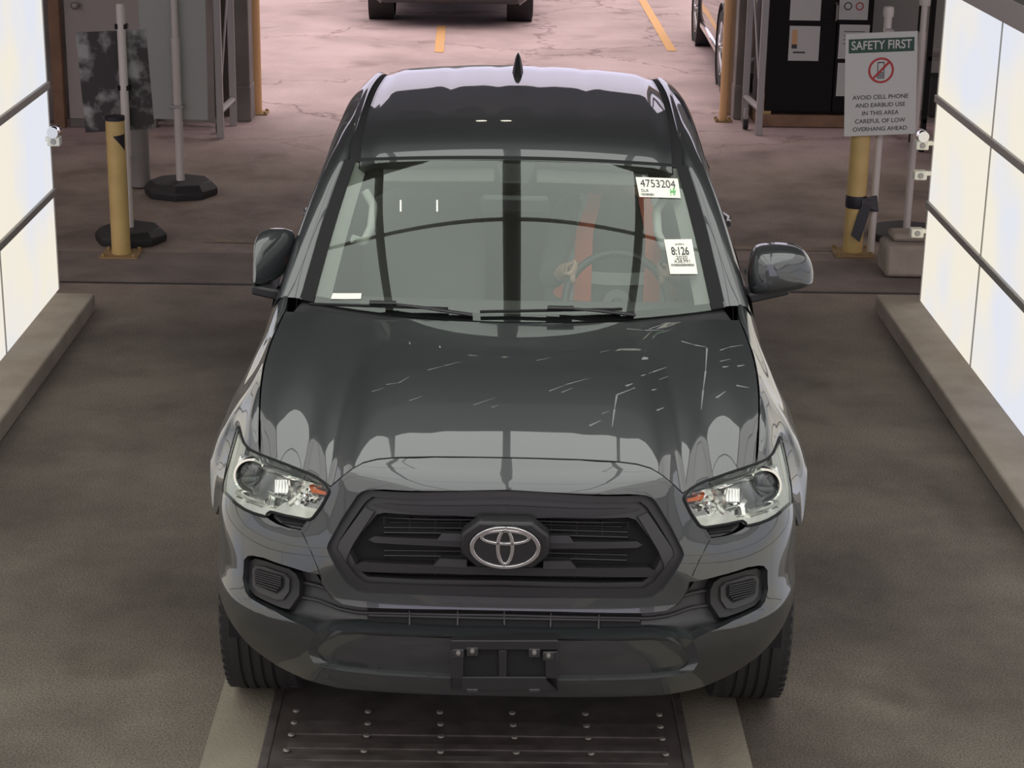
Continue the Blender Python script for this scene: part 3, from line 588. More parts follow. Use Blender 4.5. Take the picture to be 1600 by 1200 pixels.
def panel(name, poly, off, m, parent, thick=.03, sym=True, side=1, ds=.03, dt=.022, surf=NS, custom=True):
    """trimmed piece of a surface, with a rim; sym: both halves in one mesh, else one side"""
    O = off if callable(off) else (lambda s, t: off)
    bm = bmesh.new(); vs = [bm.verts.new((a, b, 0)) for a, b in poly]; bm.faces.new(vs); bm.normal_update(); bmesh.ops.triangulate(bm, faces=bm.faces[:], ngon_method='EAR_CLIP')
    for ax, st in ((0, ds), (1, dt)):
        lo = min(p[ax] for p in poly); hi = max(p[ax] for p in poly); k = math.floor(lo/st)+1
        while k*st < hi:
            co = [0, 0, 0]; co[ax] = k*st; no = [0, 0, 0]; no[ax] = 1
            bmesh.ops.bisect_plane(bm, geom=bm.verts[:]+bm.edges[:]+bm.faces[:], plane_co=co, plane_no=no, dist=1e-5); k += 1
    bm.verts.index_update(); st2 = [(v.co.x, v.co.y) for v in bm.verts]
    pos = []; nor = []
    for a, b in st2:
        p = surf(a, b, O(a, b)); h = .003; pa = surf(a+h, b, O(a+h, b))-surf(a-h if a > h else a, b, O(a, b)); pb = surf(a, b+h, O(a, b+h))-surf(a, b-h, O(a, b-h))
        if abs(a) < 1e-6: pa.y = 0; pa.z = 0; pa.x = abs(pa.x)
        pos.append(p); nor.append(pa.cross(pb).normalized())
    faces = []
    for f in bm.faces:
        q = [v.index for v in f.verts]
        ar = sum(st2[q[i]][0]*st2[q[(i+1) % len(q)]][1]-st2[q[(i+1) % len(q)]][0]*st2[q[i]][1] for i in range(len(q)))
        faces.append(q if ar > 0 else q[::-1])
    be = []
    for f, q in zip(bm.faces, faces):
        pass
    bset = {frozenset((e.verts[0].index, e.verts[1].index)) for e in bm.edges if e.is_boundary}
    for q in faces:
        for i in range(len(q)):
            a, b = q[i], q[(i+1) % len(q)]
            if frozenset((a, b)) in bset and not (sym and st2[a][0] < 1e-5 and st2[b][0] < 1e-5): be.append((a, b))
    bm.free()
    V = []; F = []; NL = []
    sides = (1, -1) if sym else (side,)
    for sg in sides:
        n0 = len(V); fl = lambda p: Vector((p.x*sg, p.y, p.z))
        V += [fl(p) for p in pos]; nn = [fl(n) for n in nor]
        for q in faces:
            qq = q if sg > 0 else q[::-1]; F.append([i+n0 for i in qq]); NL += [nn[i] for i in qq]
        if thick:
            # small rolled edge, then the rim going back
            n1 = len(V); idx = {}
            for a, b in be:
                for i in (a, b):
                    if i not in idx: idx[i] = len(V); V.append(fl(pos[i]-nor[i]*thick))
            for a, b in be:
                q = [a+n0, idx[a], idx[b], b+n0]
                if sg < 0: q = q[::-1]
                F.append(q); e1 = V[q[1]]-V[q[0]]; e2 = V[q[3]]-V[q[0]]; n = e1.cross(e2).normalized(); NL += [n]*4
    me = bpy.data.meshes.new(name); me.from_pydata([tuple(p) for p in V], [], F); me.materials.append(M[m]); me.shade_smooth()
    if custom: me.normals_split_custom_set([tuple(n) for n in NL])
    o = bpy.data.objects.new(name, me); C.objects.link(o); o.parent = parent; return o
def strip(name, A, B, m, parent, sym=True, side=1, n=60):
    """smooth band between two space curves"""
    mb = MB(); ra = [crom(A, k/n) for k in range(n+1)]; rb = [crom(B, k/n) for k in range(n+1)]; mb.grid([ra, rb])
    if sym: mb = both(mb)
    elif side < 0: mb = mirx(mb)
    return mb.build(name, M[m], parent, 0, 50)
def plin(pts, n=80):
    """resample a polyline evenly (keeps corners)"""
    pts = [Vector(p) for p in pts]; L = [0]
    for a, b in zip(pts, pts[1:]): L.append(L[-1]+(b-a).length)
    out = []
    for k in range(n+1):
        d = L[-1]*k/n; i = min(max(int(np.searchsorted(L, d))-1, 0), len(pts)-2); out.append(pts[i].lerp(pts[i+1], (d-L[i])/max(L[i+1]-L[i], 1e-9)))
    return out
def pstrip(name, A, B, m, parent, sym=True, side=1, n=80):
    mb = MB().grid([plin(A, n), plin(B, n)])
    if sym: mb = both(mb)
    elif side < 0: mb = mirx(mb)
    return mb.build(name, M[m], parent, 0, 40)
Z2 = lambda l: [(330+x/6., 660+y/6.) for x, y in l]
Z7 = lambda l: [(320+x*.3834, 660+y*.3834) for x, y in l]

# ---- outlines, traced once on one half
hood_edge = PX([(788, 716), (740, 715.5), (680, 715), (620, 716), (590, 718.5), (568, 724), (548, 735.5), (532, 748), (517, 761)])
hood_edge[0] = (0., hood_edge[0][1])
lens_px = Z2([(270, 115), (310, 190), (360, 250), (460, 300), (580, 345), (700, 390), (800, 430), (900, 470), (1000, 520), (1060, 560), (1095, 610), (1110, 650), (1040, 780), (950, 900), (900, 912), (700, 872), (560, 835), (535, 850), (515, 882), (400, 850), (310, 810), (230, 755), (165, 680), (135, 610)])
lens = PX(lens_px)
# the outer side of the lens wraps round the corner where the outline is a silhouette
lens_side = [(S_AT(.47), .848), (S_AT(.55), .870), (S_AT(.64), .898), (S_AT(.72), .926), (S_AT(.760), .944), (S_AT(.755), .960)]
lens[0] = (S_AT(.71), .978)
lens = lens[:-2]+lens_side
i_in = 11                                          # inner tip of the lens
ring_out = hood_edge+lens[i_in-1:15]+PX([(479, 815), (470, 828), (478, 842), (487, 864), (500, 898), (503, 912), (512, 928), (535, 944), (565, 949), (700, 952), (788, 954)])
ring_out[-1] = (0., ring_out[-1][1])
ring_in = PX([(788, 934), (700, 931), (627, 928.5), (575, 927), (558, 924), (542, 912), (526, 889), (513, 864), (510.5, 856), (513, 848), (530, 817), (548, 789), (558, 774), (565, 768.5), (574, 765.5), (600, 764.5), (788, 765)])
ring_in[0] = (0., ring_in[0][1]); ring_in[-1] = (0., ring_in[-1][1])
panel('grille_surround', ring_out+ring_in, 0, 'paint', truck, .035)
# dark layer under all seams
under = [(0, .40), (.55, .40), (.75, .46), (.95, .58), (S_AT(.5), .66), (S_AT(.5), .80), (.9, .93), (.6, .98), (.45, 1.04), (0, 1.08)]
panel('bumper_core', under, -.075, 'dark', truck, 0)

# ---- bumper cover
fog_top = PX([(500, 898), (473, 892), (454, 886), (412, 871.5), (395, 868), (387, 868.5), (381, 875), (379, 905), (383, 924), (389, 933)])
ledge_out = PX([(389, 933), (430, 955), (470, 976), (484, 984), (492, 989)])
trap_l = PX([(492, 989), (484, 1008), (482, 1022), (490, 1036), (510, 1044), (540, 1049), (588, 1054), (700, 1060), (788, 1062)]); trap_l[-1] = (0., trap_l[-1][1])
SA = S_AT(.50)
low = [(0, .385), (.50, .380), (.62, .392), (.72, .42), (.82, .46), (.90, .50), (1.0, .545), (SA, .575)]
side_ = [(S_AT(.52), .62), (S_AT(.495), .68), (S_AT(.50), .75), (S_AT(.50), .835)]
pocket = PX([(473, 829), (450, 825), (433, 819), (421, 812)])
poly = low+side_+[lens_side[0]]+list(reversed(lens[18:-6]))+pocket[::-1][:]+PX([(470, 829)])[:0]+PX([(487, 864)])+fog_top+ledge_out[1:]+trap_l[1:]
#print('COVER',[(round(a,3),round(b,3)) for a,b in poly]); print('LENS',[(round(a,3),round(b,3)) for a,b in lens]);print('RING',[(round(a,3),round(b,3)) for a,b in ring_out+ring_in])
panel('bumper_cover', poly, 0, 'paint', truck, .04)
# fine ribbed pocket under each lamp
for sd in (-1, 1):
    pk = panel('lamp_pocket', PX([(417, 800), (440, 803), (486, 812), (472, 832), (448, 828), (431, 821), (419, 812)]), -.022, 'satin', truck, .01, False, sd)
    for dv in (6, 11, 16):
        A = [NS(*S2(424+dv*.6, 803+dv), -.018) for _ in (0,)]+[NS(*S2(474-dv*.4, 812+dv*.8), -.018)]
        mb = MB().tube([Vector((abs(p.x)*sd, p.y, p.z)) for p in A], .0025, 6); mb.build('rib', M['dark'], pk)
# ledge: upward-facing band between the fog recess and the outer bumper
li = [NS(*S2(u, v, -.055), -.055) for u, v in [(388, 922), (430, 944), (470, 963), (494, 974), (519, 968), (560, 967), (640, 972), (788, 977)]]
lo = [NS(*p) for p in ledge_out]+[NS(*S2(u, v)) for u, v in [(503, 987), (523, 985), (560, 987), (640, 991), (788, 997)]]
fixn = lambda L: [Vector((abs(p.x), p.y, p.z)) for p in L]
li = fixn(li); lo = fixn(lo); li[-1].x = 0; lo[-1].x = 0
pstrip('bumper_ledge', li, lo, 'paint', truck)
# lower front panel, set back a little, with its bevelled border
tl = fixn([NS(*p) for p in trap_l]); ti = fixn([NS(*S2(u, v, -.022), -.022) for u, v in [(506, 1003), (497, 1013), (497, 1022), (503, 1031), (518, 1038), (545, 1043), (590, 1047), (700, 1052), (788, 1054)]]); ti[-1].x = 0
pstrip('lower_panel_border', tl, ti, 'paint', truck)
tp = PX([(506, 1003), (497, 1013), (497, 1022), (503, 1031), (518, 1038), (545, 1043), (590, 1047), (700, 1052), (788, 1054)], -.022)+PX([(788, 999), (700, 997), (640, 995), (560, 991), (530, 992), (516, 996)], -.022)
tp[8] = (0., tp[8][1]); tp[9] = (0., tp[9][1])
panel('lower_front_panel', tp, -.022, 'paint', truck, 0)
pstrip('lip', lo[4:], fixn([NS(*p) for p in [(trap_l[0][0], trap_l[0][1])]])+fixn([NS(*S2(u, v, -.022), -.022) for u, v in [(506, 1003), (516, 996), (530, 992), (560, 991), (640, 995), (788, 999)]]), 'paint', truck)
# black centre section
ins = PX([(788, 950), (700, 948), (560, 945), (530, 938), (505, 915), (492, 893), (440, 872), (390, 862), (370, 872), (370, 930), (390, 942), (440, 958), (494, 988), (519, 984), (560, 980), (788, 990)], -.055)
ins[0] = (0., ins[0][1]); ins[-1] = (0., ins[-1][1])
panel('bumper_insert', ins, -.055, 'satin', truck, 0)
for L in ([(788, 961), (700, 960), (560, 957), (530, 951), (498, 938), (466, 932)], [(512, 921), (500, 916), (480, 911), (464, 911)]):
    pts = fixn([NS(*S2(u, v, -.048), -.048) for u, v in L])
    if len(L) > 4: pts[0].x = 0
    mb = MB().tube(plin(pts, 30), .006, 8)
    if len(L) > 4: both(mb).build('insert_rib', M['satin'], truck)
    else: mb.build('insert_rib', M['satin'], truck); mirx(mb).build('insert_rib', M['satin'], truck)
lg = PX([(788, 953), (574, 949), (574, 973), (788, 979)], -.052); lg[0] = (0., lg[0][1]); lg[-1] = (0., lg[-1][1])
lw = panel('lower_intake', lg, -.052, 'dark', truck, 0)
pts = fixn([NS(*S2(u, v, -.045), -.045) for u, v in [(788, 966), (700, 964), (576, 961)]]); pts[0].x = 0
both(MB().tube(plin(pts, 20), .005, 8)).build('intake_bar', M['satin'], lw)
for u in (640, 715, 788):
    a = NS(*S2(u, 954, -.047), -.047); b = NS(*S2(u, 977, -.047), -.047)
    for sd in ((-1, 1) if u < 780 else (1,)):
        MB().tube([(sd*abs(a.x), a.y, a.z), (sd*abs(b.x), b.y, b.z)], .004, 6).build('intake_post', M['satin'], lw)
# fog lamp blanks
for sd in (-1, 1):
    o1 = PX(Z7([(175, 590), (185, 565), (205, 555), (250, 566), (345, 598), (372, 618), (386, 650), (384, 705), (345, 760), (320, 757), (205, 705), (180, 675)]), -.02)
    fb = panel('fog_lamp_bezel', o1, -.02, 'black', truck, .035, False, sd)
    o2 = PX(Z7([(192, 600), (205, 585), (240, 588), (325, 618), (345, 640), (342, 690), (318, 722), (290, 722), (215, 690), (195, 665)]), -.012)
    panel('bezel_rim', o2, -.012, 'satin', fb, .02, False, sd)
    o3 = PX(Z7([(202, 606), (212, 596), (300, 622), (322, 640), (318, 676), (292, 698), (215, 664), (203, 650)]), -.009)
    pn = panel('bezel_recess', o3, -.0095, 'dark', fb, 0, False, sd)
    for k in range(7):
        a = NS(*S2(320+208*.3834, 660+(604+k*9)*.3834, -.004), -.004); b = NS(*S2(320+(312-max(0, k-4)*8)*.3834, 660+(632+k*9)*.3834, -.004), -.004)
        MB().tube([(sd*abs(a.x), a.y, a.z), (sd*abs(b.x), b.y, b.z)], .0032, 6).build('slat', M['black'], fb)

for sd in (-1, 1):
    gp = [NS(*S2(u, v), .0) for u, v in ((472, 832), (478, 844), (487, 864), (496, 886), (501, 900), (508, 920), (520, 936))]
    MB().tube([Vector((abs(p.x)*sd, p.y+.001, p.z)) for p in gp], .0022, 6).build('panel_gap', M['dark'], truck)
gp = [NS(a, b) for a, b in hood_edge]
both(MB().tube([Vector((abs(p.x), p.y+.003, p.z+.001)) for p in gp], .0022, 6)).build('panel_gap', M['dark'], truck)
# ---- grille
gr = panel('grille', [(a, b) for a, b in PX([(788, 938), (700, 935), (620, 932), (556, 928), (538, 912), (508, 858), (508, 848), (555, 770), (570, 762), (788, 762)], -.02)], -.095, 'dark', truck, 0)
def gring(name, outer, inner, off, m, thick=.05, par=None):
    a = PX(outer, off); b = PX(inner, off); a[0] = (0., a[0][1]); a[-1] = (0., a[-1][1]); b[0] = (0., b[0][1]); b[-1] = (0., b[-1][1])
    return panel(name, a+b[::-1], off, m, par or gr, thick)
gring('grille_frame', [(788, 934), (627, 929), (558, 925), (541, 912), (511, 856), (513, 848), (563, 769), (574, 765.5), (788, 765)],
      [(788, 917), (640, 914), (572, 911), (556, 900), (526, 857), (529, 846), (571, 784), (582, 776), (788, 777)], -.018, 'black')
gring('inner_frame', [(788, 919), (640, 916), (570, 913), (553, 902), (524, 857), (527, 846), (569, 783), (580, 775), (788, 776)],
      [(788, 907), (640, 905), (574, 901), (558, 888), (546, 862), (556, 843), (588, 804), (600, 801), (788, 806)], -.034, 'satin')
gring('top_bar', [(788, 790), (600, 787), (580, 788), (572, 797), (584, 800), (600, 800), (788, 800)][:4], [(788, 812), (640, 810), (592, 808), (584, 800)], -.024, 'black', .03)
for sd in (-1, 1):
    panel('side_bracket', PX(Z7([(652, 346), (690, 364), (640, 440), (602, 500), (578, 552), (574, 585), (545, 548), (536, 515), (548, 485), (600, 415)]), -.022), -.022, 'satin', gr, .02, False, sd)
def bar(name, px, off, m='black', thick=.035):
    a = PX(px, off)
    if px[0][0] > 780: a[0] = (0., a[0][1]); a[-1] = (0., a[-1][1])
    return panel(name, a, off, m, gr, thick)
bar('grille_bar', [(788, 846), (680, 842), (585, 838), (576, 843), (584, 848), (680, 853), (788, 857)], -.030)
bar('grille_bar', [(788, 887), (680, 883), (566, 878), (552, 884), (560, 893), (680, 896), (788, 899)], -.030)
for sd in (-1, 1):
    panel('grille_pad', PX(Z7([(968, 452), (1068, 455), (1068, 486), (944, 482)]), -.026), -.026, 'satin', gr, .03, False, sd)
    panel('grille_pad', PX(Z7([(958, 556), (1068, 560), (1068, 592), (930, 586)]), -.026), -.026, 'satin', gr, .03, False, sd)
# mesh behind the bars
for v in (818, 826, 834, 862, 870, 925):
    p = fixn([NS(*S2(u, v-.02*(788-u)/2, -.07), -.07) for u in (788, 700, 600 if v != 818 else 610)]); p[0].x = 0
    both(MB().tube(plin(p, 12), .0035, 6)).build('mesh_wire', M['black'], gr)
for u in (600, 640, 680, 720):
    for sd in (-1, 1):
        a = NS(*S2(u, 806, -.075), -.075); b = NS(*S2(u, 925, -.075), -.075)
        MB().tube([(sd*abs(a.x), a.y, a.z), (sd*abs(b.x), b.y, b.z)], .003, 6).build('mesh_post', M['black'], gr)
for sd, u in ((-1, 625), (1, 640)):
    a = NS(*S2(u, 822, -.085), -.085); MB().box((sd*abs(a.x), a.y, a.z), (.02, .01, .035)).build('radiator_fitting', M['alu'], gr, .003)
# emblem
ec = Vector((0., -.002+.03, T(790, 851, .03).z)); tilt = Matrix.Rotation(math.radians(3), 3, 'X')
EF = lambda x, y, h: ec+tilt @ Vector((x, -h, y))
def ell(a, b, n=48, cx=0, cy=0): return [(cx+a*math.cos(2*math.pi*k/n), cy+b*math.sin(2*math.pi*k/n)) for k in range(n)]
oct_ = [(.125, .032), (.075, .072), (-.075, .072), (-.125, .032), (-.125, -.03), (-.08, -.072), (.08, -.072), (.125, -.03)]
em = MB().prism(oct_, -.05, .006, EF).build('emblem_mount', M['black'], gr, .008, 30)
MB().prism(ell(.100, .066), 0, .016, EF).build('emblem_plate', M['carblack'], em, .003, 40)
def ering(a, b, w, h0, h1, cx=0, cy=0, w2=None):
    n = 64; mb = MB(); o_ = ell(a, b, n, cx, cy); i_ = ell(a-w, b-(w2 or w), n, cx, cy)
    rows = [[EF(x, y, h0) for x, y in o_], [EF(x, y, h1) for x, y in o_], [EF(x, y, h1) for x, y in i_], [EF(x, y, h0) for x, y in i_]]
    return mb.grid(rows, True)
logo = MB()
for a, b, w_, cx_, cy_, w2 in ((.100, .066, .012, 0, 0, .009), (.072, .024, .010, 0, .032, .008), (.026, .056, .011, 0, .002, .007)):
    q = ering(a, b, w_, .012, .021, cx_, cy_, w2); logo.add(q.v, q.f)
logo.build('emblem_logo', M['chrome'], em, .0012, 50)

# ---- headlights
for sd in (-1, 1):
    hl = panel('headlight', lens, -.052, 'grey_metal', truck, 0, False, sd)
    hl['label'] = 'clear headlight with chrome bezel and projector'
    panel('lamp_lens', lens, .004, 'lens', hl, 0, False, sd)
    PP = lambda x, y, off: (lambda p: Vector((abs(p.x)*sd, p.y, p.z)))(NS(*S2(330+x/6., 660+y/6., off), off))
    # black gasket and bright bezel band round the lens
    loop = [NS(a, b, .002) for a, b in lens]; loop = [Vector((abs(p.x)*sd, p.y, p.z)) for p in loop]
    MB().tube(plin(loop+[loop[0]], 160)[:-1], .0045, 6, True).build('gasket', M['trim'], hl)
    cen = (sum(a for a, b in lens)/len(lens), sum(b for a, b in lens)/len(lens))
    loop2 = []
    n = len(lens)
    for i in range(n):
        p0 = Vector(lens[i-1]); p1 = Vector(lens[i]); p2 = Vector(lens[(i+1) % n]); e = (p2-p0).normalized(); nn = Vector((-e.y, e.x))
        if nn.dot(Vector(cen)-p1) < 0: nn = -nn
        loop2.append(p1+nn*.016)
    A = [NS(a, b, -.006) for a, b in lens]; B = [NS(p.x, p.y, -.040) for p in loop2]
    fx = lambda L: [Vector((abs(p.x)*sd, p.y, p.z)) for p in L]
    A = fx(A); B = fx(B); MB().grid([A+[A[0]], B+[B[0]]]).build('bezel', M['reflector'], hl, 0, 60)
    # long upper and lower light bars
    for nm, L, r in (('upper_bar', [(185, 350), (250, 315), (330, 335), (500, 420), (700, 490), (900, 555), (1060, 600)], .011), ('lower_bar', [(250, 660), (380, 705), (520, 745)], .012), ('lower_bar', [(260, 700), (370, 760), (500, 810)], .010), ('side_bar', [(155, 330), (150, 480), (170, 600), (215, 690)], .009), ('inner_bar', [(600, 690), (700, 720), (770, 745)], .004), ('divider', [(845, 560), (800, 640), (770, 700)], .005), ('lower_edge', [(560, 800), (700, 835), (900, 885)], .007)):
        pts = plin([PP(x, y, -.030) for x, y in L], 30)
        MB().tube(pts, r, 10, flat=.8).build(nm, M['silver'], hl)
    c = PP(385, 505, -.03)
    dirv = Vector((sd*.18, -1, .10)).normalized(); zq = Vector((0, 0, 1)); X = dirv.cross(zq).normalized(); Y = X.cross(dirv)
    mp = lambda x, y, h: c+X*x+Y*y+dirv*h
    def disc(prof, nm, m):
        q = MB().lathe(prof, (0, 0, 0), 'z', 40, False); q.v = [mp(p.x, p.y, p.z) for p in q.v]; return q.build(nm, M[m], hl, 0, 60)
    disc([(.057, -.03), (.060, .0), (.057, .008), (.050, .008), (.047, -.004), (.046, -.02)], 'projector_ring', 'silver')
    disc([(.047, -.02)]+[(.045*math.cos(a), -.012+.022*math.sin(a)) for a in np.linspace(0, math.pi/2, 10)], 'projector_lens', 'bowl')
    # fluted reflector block
    for k in range(5):
        x = 615+k*28
        MB().tube([PP(x, 545, -.035), PP(x-4, 670, -.035)], .0075, 8).build('flute', M['silver'], hl)
    MB().tube([PP(540, 655, -.028), PP(575, 700, -.028), PP(560, 790, -.028)], .011, 5).build('fin', M['silver'], hl)
    # turn signal bowl and amber marker
    c = PP(890, 690, -.045); disc([(.052, .02), (.040, .006), (.022, -.008), (.004, -.012)], 'signal_reflector', 'silver')
    disc([(.012, -.01), (.012, .012), (.006, .018), (.001, .019)], 'bulb', 'chrome')
    rr = random.Random(3)
    for k in range(26):
        x, y = rr.uniform(600, 1000), rr.uniform(600, 850)
        if y > 620+(x-600)*.6: y -= 120
        MB().box(PP(x, y, -.04), (.011, .006, .011), Matrix.Rotation(rr.uniform(0, 3), 3, 'Y') @ Matrix.Rotation(rr.uniform(-.6, .6), 3, 'X')).build('facet', M['silver'], hl)
    ap = PX(Z2([(930, 590), (1085, 640), (1080, 668), (960, 650)]), -.03)
    panel('amber_marker', ap, -.022, 'amber', hl, .008, False, sd)
    ap = PX(Z2([(225, 165), (275, 160), (290, 195), (240, 215)]), -.03)
    panel('amber_marker', ap, -.022, 'amber', hl, .008, False, sd)

# ---- bonnet
HF = [NS(a, b) for a, b in hood_edge]+[NS(a, b) for a, b in lens[3:10][::-1]]+[NS(*S2(407, 704))]
HF = [Vector((abs(p.x), p.y, p.z)) for p in HF]; HF[0].x = 0
HFd = [p+Vector((0, .004, .001)) for p in plin(HF, 60)]
seam_end = HF[-1]
def hood_rear(q): return Vector((.772*q, 1.20+.095*q*q, 1.186+.022*q*q-.006*q**6))
def hood(q, r, off=0.):
    """q 0..1 centre to seam, r 0..1 front to rear"""
    q = min(max(q, 0.), 1.); x = q*60; i = min(int(x), 59); F = HFd[i].lerp(HFd[i+1], x-i); R = hood_rear(q)
    p = F.lerp(R, r); L = R.y-F.y
    p.x += .030*math.sin(math.pi*r)*q**2                       # seam bows outwards
    p.z += L*(.203*r*(1-r)*(1-.40*r))*(1-.12*q)+L*.03*math.exp(-((r-.06)/.05)**2)*r*4*0
    ax = abs(p.x); y = p.y
    f = sm(.35, .75, y)
    p.z += .009*f*(1-sm(.30, .52, ax))-.010*sm(.62, .78, ax)**2   # raised centre, falling edge
    p.z -= .002*f*math.exp(-((ax-.55)/.08)**2)
    return p
def HS(q, r, off=0.): return hood(q, r)
rows = [[hood(k/48, j/56) for k in range(49)] for j in range(57)]
# rim turned down at the front and side edges
mb = MB().grid(rows); edge = [rows[j][48] for j in range(56, -1, -1)]+[rows[0][k] for k in range(47, -1, -1)]
mb.grid([edge, [p+Vector((0, .004, -.03)) for p in edge]])
hb = both(mb); hoodo = hb.build('hood', M['paint'], truck, 0, 55)
def hpx(u, v):
    sg = 1 if u > 795 else -1
    q, r = solve(lambda a, b: (lambda p: Vector((sg*p.x, p.y, p.z)))(hood(a, b)), u, v, (abs(u-795)/400+.02, .5))
    p = hood(q, r); a = hood(q+.004, r)-hood(q-.004, r); b = hood(q, r+.004)-hood(q, r-.004); n = a.cross(b).normalized()
    return Vector((sg*p.x, p.y, p.z)), Vector((sg*n.x, n.y, n.z))
def hmark(pts, w_):  # thin pale strips laid just above the hood surface
    mb = MB(); P = [hpx(*p) for p in pts]
    for (a, na), (b, nb) in zip(P, P[1:]):
        t = (b-a).normalized(); s = t.cross(na).normalized()*w_/2; up = na*.0007
        mb.add([a-s+up, b-s*.3+up, b+s*.3+up, a+s+up], [(0, 1, 2, 3)])
    return mb
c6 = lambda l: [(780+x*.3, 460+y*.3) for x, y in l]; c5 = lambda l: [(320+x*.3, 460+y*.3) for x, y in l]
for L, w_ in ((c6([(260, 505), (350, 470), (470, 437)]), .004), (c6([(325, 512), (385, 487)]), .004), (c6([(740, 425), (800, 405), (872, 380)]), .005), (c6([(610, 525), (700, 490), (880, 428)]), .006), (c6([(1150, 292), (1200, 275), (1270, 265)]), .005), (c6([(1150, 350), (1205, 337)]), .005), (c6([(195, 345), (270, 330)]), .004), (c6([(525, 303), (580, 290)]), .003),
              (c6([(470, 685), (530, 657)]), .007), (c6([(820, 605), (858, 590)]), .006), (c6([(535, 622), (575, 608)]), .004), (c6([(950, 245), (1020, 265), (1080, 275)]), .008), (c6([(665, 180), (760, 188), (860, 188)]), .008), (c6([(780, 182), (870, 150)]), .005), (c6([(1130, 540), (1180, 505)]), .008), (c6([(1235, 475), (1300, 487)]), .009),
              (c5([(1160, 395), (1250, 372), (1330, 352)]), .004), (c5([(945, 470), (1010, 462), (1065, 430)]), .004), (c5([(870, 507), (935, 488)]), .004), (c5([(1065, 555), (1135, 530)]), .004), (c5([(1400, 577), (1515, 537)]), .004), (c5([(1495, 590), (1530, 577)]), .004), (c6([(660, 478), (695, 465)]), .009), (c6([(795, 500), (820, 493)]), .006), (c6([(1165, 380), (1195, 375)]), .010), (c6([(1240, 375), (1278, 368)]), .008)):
    hmark(L, w_).build('pale_mark', M['pale_mark'], hoodo, 0, 0)
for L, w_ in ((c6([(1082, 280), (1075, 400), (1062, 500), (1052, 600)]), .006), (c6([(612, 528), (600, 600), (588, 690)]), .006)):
    hmark(L, w_).build('pale_mark', M['pale_mark'], hoodo, 0, 0)
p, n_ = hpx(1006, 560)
q = MB().lathe([(.001, .0012), (.014, .0012), (.015, .0002)], (0, 0, 0), 'z', 24, False); q.v = [p+v for v in q.v]; q.build('pale_spot', M['pale_mark'], hoodo)

# ---- front wings
AR = .465; WY, WZ = .93, .385
def arch_z(y): return WZ+math.sqrt(max(AR*AR-(y-WY)**2, 0))
def seam(y):
    r = (y-seam_end.y)/(hood_rear(1).y-seam_end.y); p = hood(1, min(max(r, 0), 1)); return p
fr = []
s0 = [(407, 704), (394, 701), (384, 694), (376, 682)]
r0 = [NS(*lens[3]), NS(*lens[2]), NS(*lens[1]), NS(*lens[0]), NS(*lens[-2]), NS(*lens[-4]), NS(*lens[-5]), NS(*lens[-6])]
r0[0] = seam(seam_end.y)+Vector((.006, 0, 0))
fr.append(r0)
def frow(y, pts, lastz=None):
    s = seam(y); s = Vector((s.x+.006, y, s.z)); return [s]+[Vector((a, y+dy, b)) for a, dy, b in pts]
fr.append([seam(.56)+Vector((.006, 0, 0)), Vector((.80, .60, 1.045)), Vector((.838, .69, 1.015)), Vector((.868, .77, .990)), Vector((.893, .80, .945)), Vector((.908, .75, .90)), Vector((.917, .67, .845)), Vector((.922, .60, .73))])
fr.append(frow(.80, [(.803, 0, 1.095), (.832, 0, 1.065), (.868, .03, 1.02), (.898, .04, .972), (.922, .03, .925), (.943, 0, .880), (.958, -.02, .835)]))
fr.append(frow(1.00, [(.802, 0, 1.135), (.830, 0, 1.090), (.864, 0, 1.040), (.897, 0, .992), (.928, 0, .940), (.952, 0, .89), (.966, 0, .842)]))
fr.append(frow(1.18, [(.800, 0, 1.168), (.828, 0, 1.13), (.862, 0, 1.075), (.895, 0, 1.01), (.935, 0, .93), (.958, 0, .85), (.965, .03, .775)]))
fr.append([Vector((.775, 1.34, 1.205)), Vector((.795, 1.34, 1.200)), Vector((.824, 1.34, 1.165)), Vector((.850, 1.34, 1.11)), Vector((.872, 1.34, 1.04)), Vector((.895, 1.33, .92)), Vector((.930, 1.34, .75)), Vector((.955, 1.375, .53))])
fr.append([Vector((.790, 1.50, 1.225)), Vector((.800, 1.50, 1.222)), Vector((.825, 1.50, 1.19)), Vector((.852, 1.50, 1.13)), Vector((.875, 1.50, 1.05)), Vector((.895, 1.50, .90)), Vector((.905, 1.50, .65)), Vector((.905, 1.48, .36))])
for sd in (1, -1):
    g = loft(fr, 72, 56); mb = MB().grid(g)
    lip = [r[-1] for r in g]; mb.grid([lip, [Vector((p.x-.03, WY+(p.y-WY)*.97, WZ+(p.z-WZ)*.98)) for p in lip], [Vector((p.x-.25, p.y, p.z)) for p in lip]])
    s_ = [r[0] for r in g]; mb.grid([[p+Vector((-.002, 0, -.03)) for p in s_], s_])
    if sd < 0: mb = mirx(mb)
    mb.build('fender', M['paint'], truck, 0, 60)
    # wheel well
    q = MB(); n = 24; rows = []
    for x in (.86, .45): rows.append([Vector((x*sd, WY-.50*math.cos(math.pi*k/n)*1.0, WZ+.49*math.sin(math.pi*k/n))) for k in range(n+1)])
    q.grid(rows); q.add([Vector((.45*sd, WY-.50*math.cos(math.pi*k/n), WZ+.49*math.sin(math.pi*k/n))) for k in range(n+1)], [tuple(range(n+1))]); q.build('wheel_well', M['dark'], truck)

